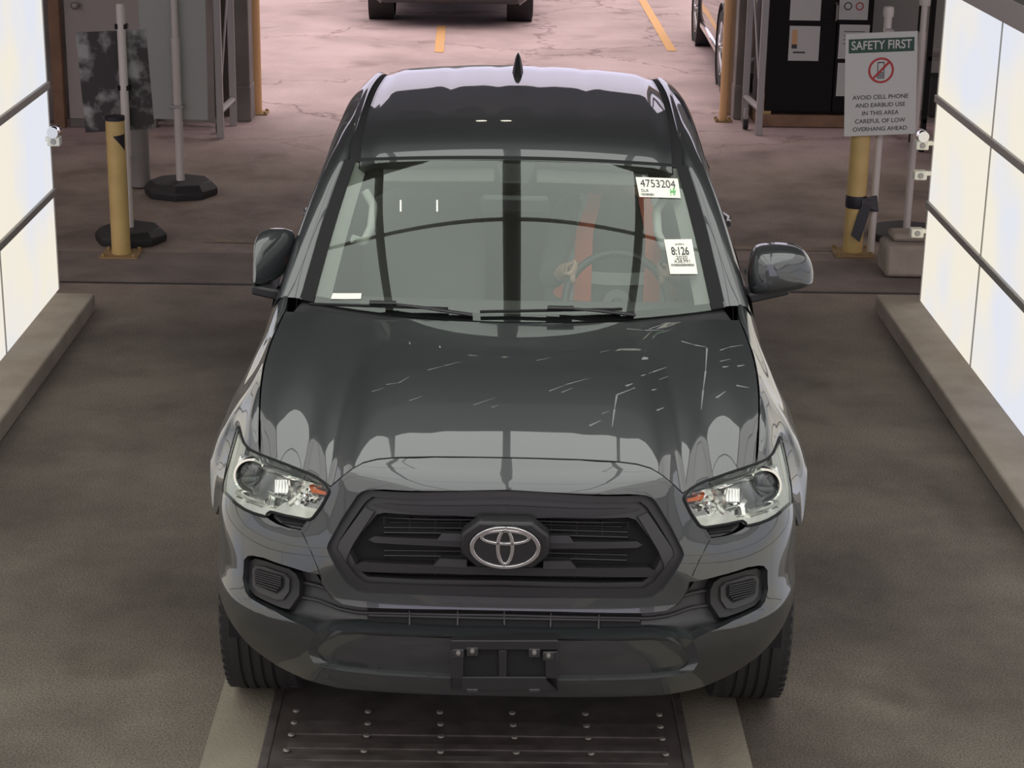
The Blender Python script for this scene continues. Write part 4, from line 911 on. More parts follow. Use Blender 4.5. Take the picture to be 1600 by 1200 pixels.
# ---- wheels (template then copies)
def wheel(x, y, sg):
    tp = [(.235, -.085), (.25, -.112), (.30, -.124), (.345, -.122), (.372, -.110), (.384, -.085)]
    prof = tp[:]
    for k in range(5):
        c0 = -.068+k*.034; prof += [(.386, c0-.012), (.386, c0+.010), (.378, c0+.013), (.378, c0+.019)]
    prof = prof[:-2]+[(p[0], -p[1]) for p in tp[::-1]]
    t = MB().lathe(prof, (x, y, .386), 'x', 72, False); ty = t.build('tire', M['rubber'], truck, 0, 30)
    # cross grooves read as shoulder blocks
    for s in (-1, 1):
        b = MB()
        for k in range(60):
            a = 2*math.pi*k/60
            b.box((x+s*.098, y+.3765*math.cos(a), .386+.3765*math.sin(a)), (.030, .012, .020), Matrix.Rotation(a, 3, 'X'))
        b.build('shoulder_tread', M['rubber'], ty)
    rp = [(.236, -.10), (.225, -.09), (.215, .0), (.225, .09), (.236, .105), (.242, .105)]
    r = MB().lathe(rp, (x, y, .386), 'x', 48, False); r.lathe([(.218, .04), (.18, .055), (.09, .075), (.06, .085), (.0, .087)] if sg > 0 else [(.218, -.04), (.18, -.055), (.09, -.075), (.06, -.085), (.0, -.087)], (x, y, .386), 'x', 48, False)
    r.build('wheel_rim', M['alu'], truck, 0, 30)
for sg in (-1, 1):
    for y in (WY, 4.165): wheel(sg*.795, y, sg)

# ---- cowl, windscreen
def WS(a, b, off=0.):
    a_ = a; lo_ = Vector((a_*.712, 1.265+.135*a_*a_, 1.180+.020*a_*a_)); hi_ = Vector((a_*.608, 1.875+.075*a_*a_, 1.618-.034*a_*a_))
    p = lo_.lerp(hi_, b); bulge = .022*4*b*(1-b)+off
    return p+Vector((0, -.50, .86))*bulge
def wpx(u, v, off=0.):
    a, b = solve(lambda a, b: WS(a, b, off), u, v, ((u-797)/320, .5)); return a, b
n = 40; mb = MB().grid([[WS(-1+2*k/n, j/24) for k in range(n+1)] for j in range(25)]); wsh = mb.build('windshield', M['glass'], truck, 0, 60)
# seal round the glass
def wband(a0, a1, b0, b1, off, nn=24):
    return [[WS(a0+(a1-a0)*k/nn, b0+(b1-b0)*j/nn, off) for k in range(nn+1)] for j in range(nn+1)]
seal = MB(); fr_ = .022
for sg in (-1, 1): seal.grid([[WS(sg*(1-.035), j/24, .003) for j in range(25)], [WS(sg*1.035, j/24, .005) for j in range(25)]])
seal.grid([[WS(-1+2*k/n, .985, .003) for k in range(n+1)], [WS(-1+2*k/n, 1.012, .003) for k in range(n+1)]])
seal.build('windshield_seal', M['trim'], truck, 0, 60)
fb = MB().grid([[WS(-1+2*k/n, .0, -.004) for k in range(n+1)], [WS(-1+2*k/n, .045, -.004) for k in range(n+1)]]); fb.build('lower_black_band', M['trim'], wsh, 0, 60)
cw = MB(); rr_ = []
for k in range(-24, 25):
    a = k/24; hr = hood_rear(abs(a)); hr = Vector((a*.79, hr.y-.02, hr.z-.018)); wp = WS(a*1.02, 0.0); rr_.append([hr, hr.lerp(wp, .5)+Vector((0, 0, -.022)), wp+Vector((0, .02, -.004))])
cw.grid(rr_).build('cowl', M['satin'], truck, 0, 50)
# wipers
def wiper(piv, tip, b0, b1):
    P = lambda u, v, off: WS(*wpx(u, v, off), off)
    arm = MB().tube([P(*piv, .012), P((piv[0]+tip[0])/2, (piv[1]+tip[1])/2-1, .032), P(*tip, .028)], [.011, .009, .006], 8, flat=.6).build('wiper_arm', M['black'], truck)
    MB().tube(plin([P(*b0, .022), P((b0[0]+b1[0])/2, (b0[1]+b1[1])/2, .03), P(*b1, .022)], 12), .0065, 8, flat=.8).build('wiper_blade', M['trim'], arm)
    c = P(*piv, .02); MB().tube([P(*tip, .04)+Vector((-.045, 0, 0)), P(*tip, .04)+Vector((.045, 0, 0))], .011, 8, flat=.7).build('wiper_clip', M['black'], arm)
wiper((738, 492), (598, 473), (484, 475), (700, 482)); wiper((992, 492), (876, 481), (750, 487), (972, 483))

# ---- roof
rz = hull([1.86, 1.92, 1.97, 2.05, 2.3, 2.6, 2.9, 3.2, 3.45, 3.62, 3.70], [1.606, 1.642, 1.664, 1.684, 1.710, 1.724, 1.730, 1.726, 1.710, 1.686, 1.65])
def roof(a, b):
    y0 = 1.872+.070*a*a; y = y0+(3.68-.05*a*a-y0)*b; ys = 1.86+(y-y0)*(3.70-1.86)/(3.68-y0)
    x = a*(.572+.012*math.sin(math.pi*b)-.004*sm(.5, 1, b)); z = rz(ys)-.034*a*a-.012*sm(.88, 1, abs(a))
    if .2 < b: 
        for c0 in (-.5, -.17, .17, .5): z -= .004*sm(.2, .3, b)*(1-sm(.9, .97, b))*math.exp(-((a-c0)/.05)**2)
    return Vector((x, y, z))
g = [[roof(-1+2*k/64, (j/64)**1.4) for k in range(65)] for j in range(65)]
rf = MB().grid(g); e0 = g[0]; rf.grid([[p+Vector((0, .01, -.02)) for p in e0], e0]); rf.build('roof', M['paint'], truck, 0, 60)
pil = []          # cross sections of pillar and cant rail from the cowl to the rear
ST = [(1.40, .733, 1.208, .770, 1.212, .810, 1.205, .832, 1.165), (1.60, .694, 1.340, .730, 1.350, .775, 1.335, .800, 1.290), (1.80, .654, 1.476, .686, 1.488, .734, 1.466, .762, 1.415),
      (1.95, .622, 1.575, .650, 1.586, .700, 1.556, .730, 1.505), (2.10, .612, 1.624, .634, 1.634, .688, 1.600, .720, 1.540), (2.40, .610, 1.664, .634, 1.668, .690, 1.630, .722, 1.560), (2.9, .612, 1.688, .636, 1.690, .692, 1.645, .722, 1.57), (3.4, .606, 1.668, .630, 1.668, .686, 1.622, .715, 1.55), (3.66, .600, 1.625, .624, 1.625, .678, 1.58, .708, 1.51)]
rows = [[Vector((s[1], s[0], s[2]-.02)), Vector((s[1], s[0], s[2])), Vector((s[3], s[0]+.005, s[4])), Vector((s[5], s[0]+.015, s[6])), Vector((s[7], s[0]+.03, s[8])), Vector((s[7]-.025, s[0]+.03, s[8]-.012))] for s in ST]
for sd in (1, -1):
    mb = MB().grid(loft(rows, 90, 30)); mb = mb if sd > 0 else mirx(mb); mb.build('roof_pillar', M['paint'], truck, 0, 60)
    # roof ditch and seam
    dr = []
    for k in range(31):
        y = 1.90+1.75*k/30; b = (y-1.942)/(3.63-1.942); p = roof(1, max(b, 0)); c = crom([r[1] for r in rows], min(max((k/30)*.55+.40, 0), 1))
        dr.append([p+Vector((-.006, 0, .002)), p+Vector((.008, 0, -.008)), Vector((p.x+.040, p.y, p.z-.006))])
    mb = MB().grid(dr); mb = mb if sd > 0 else mirx(mb); mb.build('roof_ditch', M['trim'], truck, 0, 50)
    # dark strip between glass and pillar
    A = [WS(1.02, j/24, .004) for j in range(25)]; B = [crom([r[1] for r in rows], (j/24)*.375)+Vector((.004, 0, .002)) for j in range(25)]
    mb = MB().grid([A, B]); mb = mb if sd > 0 else mirx(mb); mb.build('pillar_seal', M['trim'], truck, 0, 50)
# shark-fin aerial
q = MB(); ax, ay = T(809, 118, 3.2).x, 3.15; az = roof(0, .7).z
sec = []
for k in range(9):
    t = k/8; L = .10*(1-t)**.8+.018; wd = .022*(1-t)**.7+.004; yc = ay+.075*t**1.2
    sec.append([Vector((ax+wd*math.cos(a), yc+L*math.sin(a)*.9, az-.008+.078*t)) for a in np.linspace(0, 2*math.pi, 17)[:-1]])
q.grid(sec, True); q.add(sec[-1], [tuple(range(16))]); q.build('shark_fin_aerial', M['carblack'], truck, 0, 60)

# ---- body sides, doors, bed, rear
def side_sec(y, belt=1.20):
    return [Vector((.818, y, belt)), Vector((.836, y, belt-.02)), Vector((.856, y, belt-.12)), Vector((.888, y, .95)), Vector((.904, y, .75)), Vector((.902, y, .55)), Vector((.885, y, .36)), Vector((.84, y, .33))]
for sd in (1, -1):
    for nm, y0, y1 in (('door', 1.51, 2.62), ('door', 2.63, 3.62), ('cab_corner', 3.63, 3.80)):
        mb = MB().grid([crom_row for crom_row in [[crom(side_sec(y, 1.225+.01*(y-1.5)), j/30) for j in range(31)] for y in np.linspace(y0, y1, 8)]])
        mb = mb if sd > 0 else mirx(mb); dd = mb.build(nm, M['paint'], truck, 0, 50)
        if nm == 'door': MB().tube([(sd*.935, y1-.28, 1.04), (sd*.95, y1-.2, 1.045), (sd*.935, y1-.10, 1.04)], .014, 8).build('door_handle', M['paint'], dd)
    # side glass
    for y0, y1, m_ in ((1.72, 2.60, 'glass'), (2.66, 3.52, 'privacy')):
        mb = MB(); rws = []
        for k in range(9):
            y = y0+(y1-y0)*k/8; top = crom([r[4] for r in rows], np.interp(y, [s[0] for s in ST], np.linspace(0, 1, len(ST)))); bot = Vector((.822, y, 1.226)); rws.append([bot+(top-bot)*j/6+Vector((.006*math.sin(math.pi*j/6), 0, 0)) for j in range(7)])
        mb.grid(rws); mb = mb if sd > 0 else mirx(mb); mb.build('side_window', M[m_], truck, 0, 50)
    for y in (2.63, 3.58): MB().hexa([(sd*.828, y-.05, 1.22), (sd*.838, y+.06, 1.22), (sd*.846, y+.06, 1.22), (sd*.842, y-.05, 1.22)], [(sd*.70, y-.04, 1.56), (sd*.70, y+.05, 1.56), (sd*.722, y+.05, 1.56), (sd*.722, y-.04, 1.56)]).build('window_post', M['black'], truck)
    # pickup bed side with rear arch
    RY = 4.165; b_ = []
    for k in range(41):
        y = 3.83+1.50*k/40; d = abs(y-RY); zb = WZ+math.sqrt(AR*AR-d*d) if d < AR else .42; fl = .05*max(0, 1-max(0, (d-.40)/.2)) if d < .6 else 0
        b_.append([Vector((.80, y, 1.20)), Vector((.85, y, 1.215)), Vector((.89, y, 1.19)), Vector((.905+fl*.2, y, 1.0)), Vector((.915+fl*.8, y, max(zb+.08, .80))), Vector((.91+fl, y, max(zb, .42))), Vector((.70, y, max(zb, .42)))])
    mb = MB().grid(b_); mb.add([(.80, 3.83, 1.20), (.80, 5.33, 1.20), (.78, 5.33, .75), (.78, 3.83, .75)], [(0, 1, 2, 3)]); mb = mb if sd > 0 else mirx(mb); mb.build('bed_side', M['paint'], truck, 0, 40)
    q = MB().box((sd*.88, 5.30, 1.0), (.06, .06, .30)); q.build('tail_lamp', M['signred'], truck, .01)
MB().box((0, 4.58, .74), (1.6, 1.5, .05)).build('bed_floor', M['black'], truck); MB().box((0, 3.84, .97), (1.6, .03, .46)).build('bed_front', M['paint'], truck); MB().box((0, 5.33, .97), (1.62, .05, .48)).build('tailgate', M['paint'], truck, .01)
MB().box((0, 5.42, .55), (1.7, .14, .18)).build('rear_bumper', M['alu'], truck, .02)
mb = MB().grid([[Vector((a*.80, 3.80, 1.20)) for a in np.linspace(-1, 1, 9)], [Vector((a*.60, 3.66, 1.60)) for a in np.linspace(-1, 1, 9)]]); mb.build('rear_window', M['privacy'], truck)
MB().box((0, 3.80, .80), (1.70, .03, .82)).build('cab_back', M['paint'], truck); MB().box((0, 2.9, .36), (1.62, 3.0, .06)).build('cab_floor', M['dark'], truck)
MB().box((0, 1.35, .78), (1.5, .04, .75)).build('firewall', M['dark'], truck)
for sd in (1, -1): MB().box((sd*.42, 2.8, .42), (.09, 4.9, .12)).build('chassis_rail', M['dark'], truck)
MB().tube([(-.7, WY, .386), (.7, WY, .386)], .05, 10).build('axle', M['dark'], truck); MB().tube([(-.7, 4.165, .386), (.7, 4.165, .386)], .05, 10).build('axle', M['dark'], truck)
q = MB().lathe([(.02, 0), (.05, .0), (.05, .02), (.02, .02)], (0, .28, .33), 'z', 20, False); q.build('tow_ring', M['alu'], truck)

# ---- mirrors
def mirror(sd, folded):
    if not folded:
        prof = [(.838, 1.222, .0), (.845, 1.345, .0), (.90, 1.372, .0), (1.00, 1.368, .0), (1.045, 1.335, .0), (1.064, 1.27, .0), (1.04, 1.235, 0), (.93, 1.212, .0)]
        rows_ = []
        for k, (sc, dy) in enumerate(((.55, -.085), (.80, -.072), (.94, -.045), (1.0, .0), (1.0, .045), (.97, .075))):
            cx_, cz_ = .950, 1.288; rows_.append([Vector((sd*(cx_+(x-cx_)*sc), 1.60+dy+.25*(x-.84)*.3, cz_+(z-cz_)*sc)) for x, z, _ in prof])
        cl_ = []
        for r in rows_:
            n_ = len(r); rr = []
            for i in range(n_*5):
                t = i/5; a = int(t) % n_; u = t-int(t); P0, P1, P2, P3 = r[a-1], r[a], r[(a+1) % n_], r[(a+2) % n_]
                rr.append(.5*((2*P1)+(P2-P0)*u+(2*P0-5*P1+4*P2-P3)*u*u+(3*P1-P0-3*P2+P3)*u**3))
            cl_.append(rr)
        mb = MB().grid(cl_, True); mb.add(cl_[0], [tuple(range(len(cl_[0])))]); o = mb.build('side_mirror', M['paint'], truck, 0, 60)
        MB().add([p+Vector((0, .004, 0)) for p in cl_[-1]], [tuple(range(len(cl_[-1])))]).build('mirror_glass', M['chrome'], o)
        MB().hexa([(sd*.80, 1.55, 1.17), (sd*.80, 1.66, 1.17), (sd*.82, 1.66, 1.215), (sd*.82, 1.55, 1.215)], [(sd*.98, 1.58, 1.205), (sd*.98, 1.64, 1.205), (sd*.98, 1.64, 1.225), (sd*.98, 1.58, 1.225)]).build('mirror_arm', M['black'], o, .008)
        p = T(1204, 448, 1.55); 
    else:
        hs = []
        for k, (x0, x1, zb, zt_) in enumerate(((.895, .905, 1.25, 1.34), (.872, .912, 1.228, 1.375), (.845, .915, 1.222, 1.392), (.82, .91, 1.222, 1.398), (.795, .90, 1.235, 1.392), (.785, .86, 1.25, 1.375))):
            y = 1.47+.047*k
            hs.append([Vector((sd*(x0+(x1-x0)*(.5-.5*math.cos(a)*abs(math.cos(a))**-.45 if abs(math.cos(a)) > 1e-3 else .5)), y+.02*math.sin(a), (zb+zt_)/2+(zt_-zb)/2*math.copysign(abs(math.sin(a))**.6, math.sin(a)))) for a in np.linspace(0, 2*math.pi, 33)[:-1]])
        mb = MB().grid(hs, True); mb.add(hs[0], [tuple(range(32))]); mb.add(hs[-1], [tuple(range(32))]); o = mb.build('side_mirror', M['paint'], truck, 0, 60)
        o['label'] = 'folded side mirror'
        MB().add([(sd*.812, 1.715, 1.25), (sd*.870, 1.60, 1.25), (sd*.870, 1.60, 1.37), (sd*.812, 1.715, 1.37)], [(0, 1, 2, 3)]).build('mirror_glass', M['dark'], o)
        MB().hexa([(sd*.80, 1.50, 1.165), (sd*.80, 1.66, 1.165), (sd*.80, 1.66, 1.205), (sd*.80, 1.50, 1.205)], [(sd*.915, 1.47, 1.20), (sd*.915, 1.60, 1.20), (sd*.915, 1.60, 1.235), (sd*.915, 1.47, 1.235)]).build('mirror_arm', M['black'], o, .008)
mirror(1, False); mirror(-1, True)

# ---- number plate bracket
pb = [T(u, v, -.03) for u, v in ((705, 1000), (870, 1003), (872, 1078), (706, 1075))]
def brk(u0, v0, u1, v1, y0, y1, nm='plate_bracket', m='black', par=truck, bv=.003):
    a, b, c, d = [T(u, v, y0) for u, v in ((u0, v0), (u1, v0), (u1, v1), (u0, v1))]; dy = Vector((0, y1-y0, 0))
    return MB().hexa([a, b, c, d], [a+dy, b+dy, c+dy, d+dy]).build(nm, M[m], par, bv, 30)
pbk = brk(704, 1001, 872, 1016, -.024, .03); pbk['label'] = 'black empty licence plate bracket'
brk(704, 1016, 724, 1078, -.024, .03, 'bracket_bar', 'black', pbk); brk(852, 1018, 872, 1080, -.024, .03, 'bracket_bar', 'black', pbk); brk(704, 1058, 872, 1080, -.024, .03, 'bracket_bar', 'black', pbk)
brk(779, 1016, 792, 1060, -.022, .02, 'bracket_bar', 'black', pbk); brk(710, 1008, 866, 1070, -.010, .03, 'bracket_back', 'dark', pbk)
for u, v in ((716, 1021), (738, 1018), (835, 1020), (857, 1025)):
    brk(u-9, v-6, u+9, v+8, -.026, .0, 'bracket_tab', 'satin', pbk)
    p = T(u, v, -.030); MB().lathe([(.001, -.004), (.006, -.003), (.0075, .004)], p, 'y', 14).build('plate_screw', M['bolt'], pbk)
for u in (738, 835): brk(u-9, 1077, u+9, 1083, -.028, .0, 'bracket_clip', 'satin', pbk)

# ---- cabin
dash = MB().grid([[Vector((a*.74, 1.30+.14*a*a, 1.14)), Vector((a*.74, 1.45+.08*a*a, 1.165)), Vector((a*.74, 1.62+.04*a*a, 1.155)), Vector((a*.74, 1.72+.03*a*a, 1.10)), Vector((a*.74, 1.74+.03*a*a, .80))] for a in np.linspace(-1, 1, 17)]).build('dashboard', M['interior'], truck, 0, 50)
def seat(x):
    rws = []
    for y0, z0, wd, th in ((1.95, .72, .25, .07), (2.12, .70, .26, .08), (2.38, .68, .26, .08), (2.45, .74, .25, .07), (2.50, .95, .25, .06), (2.56, 1.15, .245, .055), (2.60, 1.30, .20, .05), (2.61, 1.34, .12, .03)):
        rws.append([Vector((x+wd*math.cos(a), y0+(.0 if z0 < .73 else th*math.sin(a)), z0+(th*math.sin(a) if z0 < .73 else 0))) for a in np.linspace(0, 2*math.pi, 21)[:-1]])
    s = MB().grid(rws, True).build('seat', M['fabric'], truck, 0, 60)
    MB().tube([(x, 2.62, 1.36), (x, 2.62, 1.37), (x, 2.625, 1.46), (x, 2.63, 1.50)], [.08, .115, .12, .05], 16, flat=.6).build('headrest', M['fabric'], s)
seat(-.37); seat(.37)
MB().box((0, 3.25, .95), (1.35, .16, .62)).build('rear_seat', M['fabric'], truck, .05)
MB().box((0, 2.15, .72), (.24, .75, .22)).build('centre_console', M['interior'], truck, .03)
hln = MB().grid([[Vector((a*.56, y, rz(y)-.05-.03*a*a)) for a in np.linspace(-1, 1, 9)] for y in np.linspace(1.98, 3.6, 9)]).build('headliner', M['headliner'], truck, 0, 50)
for sd in (-1, 1):
    MB().grid([[WS(sd*.97, j/20, -.012) for j in range(21)], [WS(sd*.90, j/20, -.035)+Vector((0, .05, 0)) for j in range(21)], [WS(sd*.90, j/20, -.02)+Vector((sd*.06, .16, 0)) for j in range(21)]]).build('pillar_trim', M['headliner'], truck, 0, 60)
    P = lambda b, o: WS(sd*.86, b, -.02)+Vector((-sd*o, .05, -o))
    MB().tube(plin([P(.42, 0), P(.46, .035), P(.58, .045), P(.72, .035), P(.76, 0)], 20), .016, 10).build('grab_handle', M['headliner'], truck, 0, 60)
    # sun visor, folded up
    MB().hexa([WS(sd*.12, .90, -.05), WS(sd*.78, .90, -.05), WS(sd*.80, .99, -.04), WS(sd*.12, .99, -.04)], [WS(sd*.12, .90, -.07)+Vector((0, .12, 0)), WS(sd*.78, .90, -.07)+Vector((0, .12, 0)), WS(sd*.8, .99, -.06)+Vector((0, .12, 0)), WS(sd*.12, .99, -.06)+Vector((0, .12, 0))]).build('sun_visor', M['interior'], truck, .006)
mc = WS(0.0, .80, -.09); MB().box(mc, (.25, .03, .07)).build('rear_view_mirror', M['black'], truck, .02)
MB().hexa([WS(-.13, .99, -.01), WS(.13, .99, -.01), WS(.13, .99, -.05), WS(-.13, .99, -.05)], [WS(-.075, .84, -.01), WS(.075, .84, -.01), WS(.075, .84, -.06), WS(-.075, .84, -.06)]).build('sensor_housing', M['black'], truck, .008)
# steering wheel
swc = Vector((.380, 1.82, 1.095)); swt = Matrix.Rotation(math.radians(62), 3, 'X')
SW = lambda a, r, h=0: swc+swt @ Vector((r*math.cos(a), r*math.sin(a), h))
sw = MB().tube([SW(2*math.pi*k/48, .19) for k in range(48)], .015, 10, True).build('steering_wheel', M['black'], truck, 0, 60)
for a in (0, math.pi, -math.pi/2): MB().tube([SW(a, .04, -.02), SW(a, .185)], .014, 8, flat=.6).build('spoke', M['black'], sw)
MB().lathe([(.001, .02), (.05, .018), (.065, 0), (.06, -.03)], (0, 0, 0), 'z', 24, False).build('hub', M['black'], sw).matrix_local = Matrix.Translation(swc) @ swt.to_4x4()
MB().tube([swc, swc+Vector((0, -.3, -.16))], .03, 10).build('column_shroud', M['black'], sw)

# ---- stickers on the glass
def sticker(name, corners, label):
    st_ = [wpx(*p) for p in corners]
    bil = lambda x, y, off: (lambda A, B: WS((A[0]+(B[0]-A[0])*y), (A[1]+(B[1]-A[1])*y), off))((st_[0][0]+(st_[1][0]-st_[0][0])*x, st_[0][1]+(st_[1][1]-st_[0][1])*x), (st_[3][0]+(st_[2][0]-st_[3][0])*x, st_[3][1]+(st_[2][1]-st_[3][1])*x))
    o = MB().grid([[bil(i/8, j/8, .003) for i in range(9)] for j in range(9)][::-1]).build(name, M['sticker'], wsh); o['label'] = label
    return o, bil
def stext(par, bil, txt, cx, cy, size, asp, m='signtext', bold=False, sx=1., name='lettering'):
    # 0..1 across, 0..1 down; asp = width/height of the sticker
    mb = text_mb(txt, size, lambda x, y, z: bil(cx+x/asp, cy-y, .0045+z), bold, 'CENTER', sx, .0002); return mb.build(name, M[m], par, 0, 0, recalc=False)
st, bl = sticker('lot_sticker', [(993, 277.5), (1059, 280), (1063.5, 310.5), (999, 308.5)], 'white sticker reading 4753204')
stext(st, bl, '4753204', .50, .34, .56, 2.0, sx=.86)
stext(st, bl, 'DLR', .16, .70, .20, 2.0)
rr = random.Random(2); bc = MB()
for k in range(26):
    x = .05+k*.0125; w_ = rr.choice((.004, .007)); bc.add([bl(x, .82, .0045), bl(x+w_, .82, .0045), bl(x+w_, .94, .0045), bl(x, .94, .0045)], [(0, 1, 2, 3)])
bc.build('barcode', M['signtext'], st, 0, 0); b2 = MB()
for pts in ([(.77, .90), (.78, .55)], [(.78, .62), (.82, .74), (.86, .52)], [(.83, .88), (.88, .50)], [(.76, .74), (.9, .70)], [(.86, .88), (.90, .62)]):
    b2.tube([bl(x, y, .005) for x, y in pts], .0012, 5)
b2.build('green_mark', M['greenink'], st)
st, bl = sticker('sale_sticker', [(1037.5, 375), (1080.5, 374.5), (1090, 429), (1047, 429)], 'white sticker reading 8:126')
for s_, cx_, cy_, sz, bd, sx in (('Sale 2020 14', .52, .155, .075, True, .75), ('8:126', .50, .365, .36, True, .72), ('2020', .52, .545, .15, False, 1.25), ('X38,991', .52, .65, .145, False, 1.1)):
    stext(st, bl, s_, cx_, cy_, sz*.9, .80, bold=bd, sx=sx)
bc = MB()
for k in range(40):
    x = .08+k*.0213; w_ = rr.choice((.007, .012)); bc.add([bl(x, .72, .0045), bl(x+w_, .72, .0045), bl(x+w_, .79, .0045), bl(x, .79, .0045)], [(0, 1, 2, 3)])
bc.build('barcode', M['signtext'], st, 0, 0)
st, bl = sticker('small_card', [(520, 459), (565, 459), (564, 468), (517, 468)], 'small pale card at the lower corner of the glass')
for u in (626, 683):
    a = WS(*wpx(u, 313)); b = WS(*wpx(u, 331)); MB().box((a+b)/2, (.006, .004, (b-a).length), (b-a).to_track_quat('Z', 'Y').to_matrix()).build('pale_tab', M['sticker'], wsh)
# ================================================================== the driver (seated, both hands on the wheel)
person = thing('person', 'driver in an orange safety vest sitting behind the windshield holding the steering wheel', 'person', (0, 0, 0), -TY)
def skin_body(name, chains, m, par, sub=2):
    """chains: list of lists of (point, radius); joined when points coincide"""
    me = bpy.data.meshes.new(name); V = []; R = []; E = []; idx = {}
    for ch in chains:
        prev = None
        for p, r in ch:
            k = tuple(round(c, 4) for c in p)
            if k not in idx: idx[k] = len(V); V.append(p); R.append(r)
            if prev is not None and prev != idx[k]: E.append((prev, idx[k]))
            prev = idx[k]
    me.from_pydata(V, E, []); me.materials.append(M[m]); o = bpy.data.objects.new(name, me); C.objects.link(o)
    sk = o.modifiers.new('skin', 'SKIN'); sk.use_smooth_shade = True; ss = o.modifiers.new('sub', 'SUBSURF'); ss.levels = sub; ss.render_levels = sub
    for i, d in enumerate(me.skin_vertices[0].data): d.radius = (R[i], R[i]) if not isinstance(R[i], tuple) else R[i]; d.use_root = (i == 0)
    if par: o.parent = par
    dg = bpy.context.evaluated_depsgraph_get(); dg.update(); m2 = bpy.data.meshes.new_from_object(o.evaluated_get(dg)); m2.name = name; o.modifiers.clear(); o.data = m2; m2.shade_smooth(); m2.materials.clear(); m2.materials.append(M[m])
    return o
PXx = .40
def P_(x, y, z): return (PXx+x, y, z)
gl = SW(math.pi*.80, .19); gr2 = SW(math.pi*.20, .19)      # grips on the rim
hip = P_(0, 2.33, .86)
arms = []
for s, gp_ in ((-1, gl), (1, gr2)):
    sh = P_(s*.19, 2.34, 1.335); el = P_(s*.27, 2.10, 1.10); wr_ = (gp_.x+s*.02, gp_.y+.085, gp_.z-.005)
    arms.append([(P_(0, 2.37, 1.32), .105), (sh, .070), (tuple((Vector(sh)+Vector(el))/2), .056), (el, .046), (tuple((Vector(el)+Vector(wr_))/2), .040), (wr_, .028)])
legs = [[(hip, .15), (P_(s*.10, 2.20, .86), .098), (P_(s*.14, 1.93, .90), .078), (P_(s*.15, 1.72, .86), .062), (P_(s*.14, 1.60, .62), .050), (P_(s*.13, 1.52, .45), .036)] for s in (-1, 1)]
body = skin_body('body', [[(hip, .15), (P_(0, 2.38, 1.05), .145), (P_(0, 2.38, 1.20), .150), (P_(0, 2.37, 1.32), .105), (P_(0, 2.335, 1.415), .055), (P_(0, 2.32, 1.47), .060), (P_(0, 2.315, 1.53), .080), (P_(0, 2.32, 1.585), .070)]]+arms+legs, 'shirt', person)
# trousers and skin by face position
body.data.materials.append(M['skin']); body.data.materials.append(M['trousers'])
for f in body.data.polygons:
    c = f.center
    if c.z > 1.395 and abs(c.x-PXx) < .12: f.material_index = 1
    elif c.z < .93 and c.y < 2.30: f.material_index = 2
    elif c.y < 1.99 and c.z > 1.0: f.material_index = 1
# hands: palm and fingers closed round the rim
for s, gp_, ang in ((-1, gl, math.pi*.80), (1, gr2, math.pi*.20)):
    tan = (SW(ang+.01, .19)-SW(ang-.01, .19)).normalized(); nrm = (swt @ Vector((0, 0, 1))).normalized()
    out = (gp_-swc).normalized(); wrp = Vector((gp_.x+s*.02, gp_.y+.085, gp_.z-.005)); pc = gp_+out*.020+nrm*.028
    ch = [[(tuple(wrp), .024), (tuple((wrp+pc)/2), .027), (tuple(pc), .028)]]
    for k in range(4):
        o_ = tan*((k-1.5)*.021); L = (.9, 1.0, .95, .78)[k]
        b0 = pc+o_*.8; k1 = gp_+out*.032+o_-nrm*.004; k2 = gp_+out*.018+o_-nrm*.026*L; k3 = gp_-out*.012+o_-nrm*.024*L
        ch.append([(tuple(pc), .028), (tuple(b0+Vector((0, 0, .0001*k))), .012), (tuple(k1), .0095), (tuple(k2), .0088), (tuple(k3), .0078)])
    tb = gp_-out*.014+tan*(-.034)*(1 if s > 0 else -1)
    ch.append([(tuple(pc), .028), (tuple((pc+tb)/2+nrm*.008), .013), (tuple(tb+nrm*.018), .0105), (tuple(tb-nrm*.004), .009)])
    skin_body('hand', ch, 'skin', person, 2)
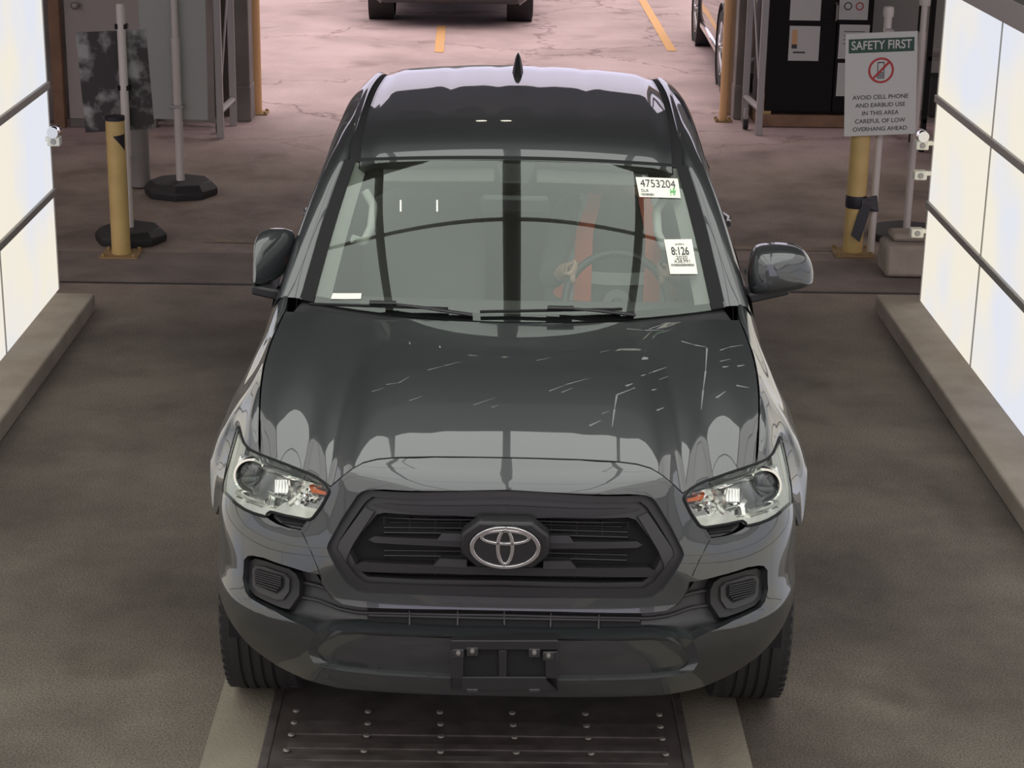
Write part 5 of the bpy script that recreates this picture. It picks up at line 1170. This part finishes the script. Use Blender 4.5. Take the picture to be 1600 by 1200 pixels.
# face
hc = Vector(P_(0, 2.315, 1.535))
mb = MB()
rows_ = []
for i in range(17):
    ph_ = -math.pi/2+math.pi*i/16; rows_.append([hc+Vector(((.076*math.cos(ph_)*(1-.12*sm(0, 1, -math.sin(ph_))))*math.cos(a), .095*math.cos(ph_)*math.sin(a), .118*math.sin(ph_))) for a in np.linspace(0, 2*math.pi, 29)[:-1]])
mb.grid(rows_, True); head = mb.build('head', M['skin'], person, 0, 80)
MB().tube([hc+Vector((0, -.090, .018)), hc+Vector((0, -.106, -.008)), hc+Vector((0, -.115, -.024)), hc+Vector((0, -.095, -.034))], [.006, .009, .013, .006], 8).build('nose', M['skin'], head, 0, 80)
for s in (-1, 1):
    q = MB().lathe([(.001, -.013), (.009, -.009), (.013, 0), (.009, .009), (.001, .013)], hc+Vector((s*.030, -.082, .010)), 'y', 14, False); q.build('eye', M['signwhite'], head)
    MB().lathe([(.001, -.0145), (.005, -.012)], hc+Vector((s*.030, -.082, .010)), 'y', 10, False).build('iris', M['hair'], head)
    MB().tube([hc+Vector((s*.014, -.091, .032)), hc+Vector((s*.045, -.082, .034))], .004, 6).build('eyebrow', M['hair'], head)
    MB().tube([hc+Vector((s*.076, .0, .025)), hc+Vector((s*.086, .012, .012)), hc+Vector((s*.082, .006, -.02)), hc+Vector((s*.074, -.004, -.026))], [.009, .011, .008, .005], 8).build('ear', M['skin'], head)
MB().tube([hc+Vector((-.022, -.088, -.055)), hc+Vector((0, -.096, -.054)), hc+Vector((.022, -.088, -.055))], [.003, .006, .003], 8).build('mouth', M['signred'], head)
rows_ = []
for i in range(13):
    ph_ = math.pi*.03+(math.pi/2-.03)*i/12
    rows_.append([hc+Vector((.084*math.cos(ph_)*math.cos(a), .012+.098*math.cos(ph_)*math.sin(a), .006+.124*math.sin(ph_)+(.040*max(0, -math.sin(a))*math.cos(ph_)))) for a in np.linspace(0, 2*math.pi, 29)[:-1]])
MB().grid(rows_, True).build('hair', M['hair'], person, 0, 80)
# vest: a shell over the chest and shoulders, cut open at the front
def vshell(nm, a0, a1, z0, z1, m, r=1.06, n=14):
    rows_ = []
    for j in range(13):
        z = z0+(z1-z0)*j/12; k = 1-.30*sm(1.24, 1.41, z); w_ = .222*k*r; d_ = .160*(1-.25*sm(1.24, 1.41, z))*r; cy2 = 2.375
        rows_.append([Vector((PXx+w_*math.sin(a0+(a1-a0)*i/n), cy2-d_*math.cos(a0+(a1-a0)*i/n), z+.018*math.cos(a0+(a1-a0)*i/n)*0)) for i in range(n+1)])
    return MB().grid(rows_).build(nm, M[m], person, 0, 80)
for s in (-1, 1):
    vshell('safety_vest', s*.42, s*.74, .98, 1.41, 'vest', 1.12); vshell('vest_band', s*.74, s*1.0, .98, 1.40, 'vestgrey', 1.125); vshell('safety_vest', s*1.0, s*1.42, .98, 1.385, 'vest', 1.12)
    vshell('safety_vest', s*1.42, s*3.14, .98, 1.36, 'vest')
vshell('vest_band', -1.5, 1.5, 1.06, 1.11, 'vestgrey', 1.08)
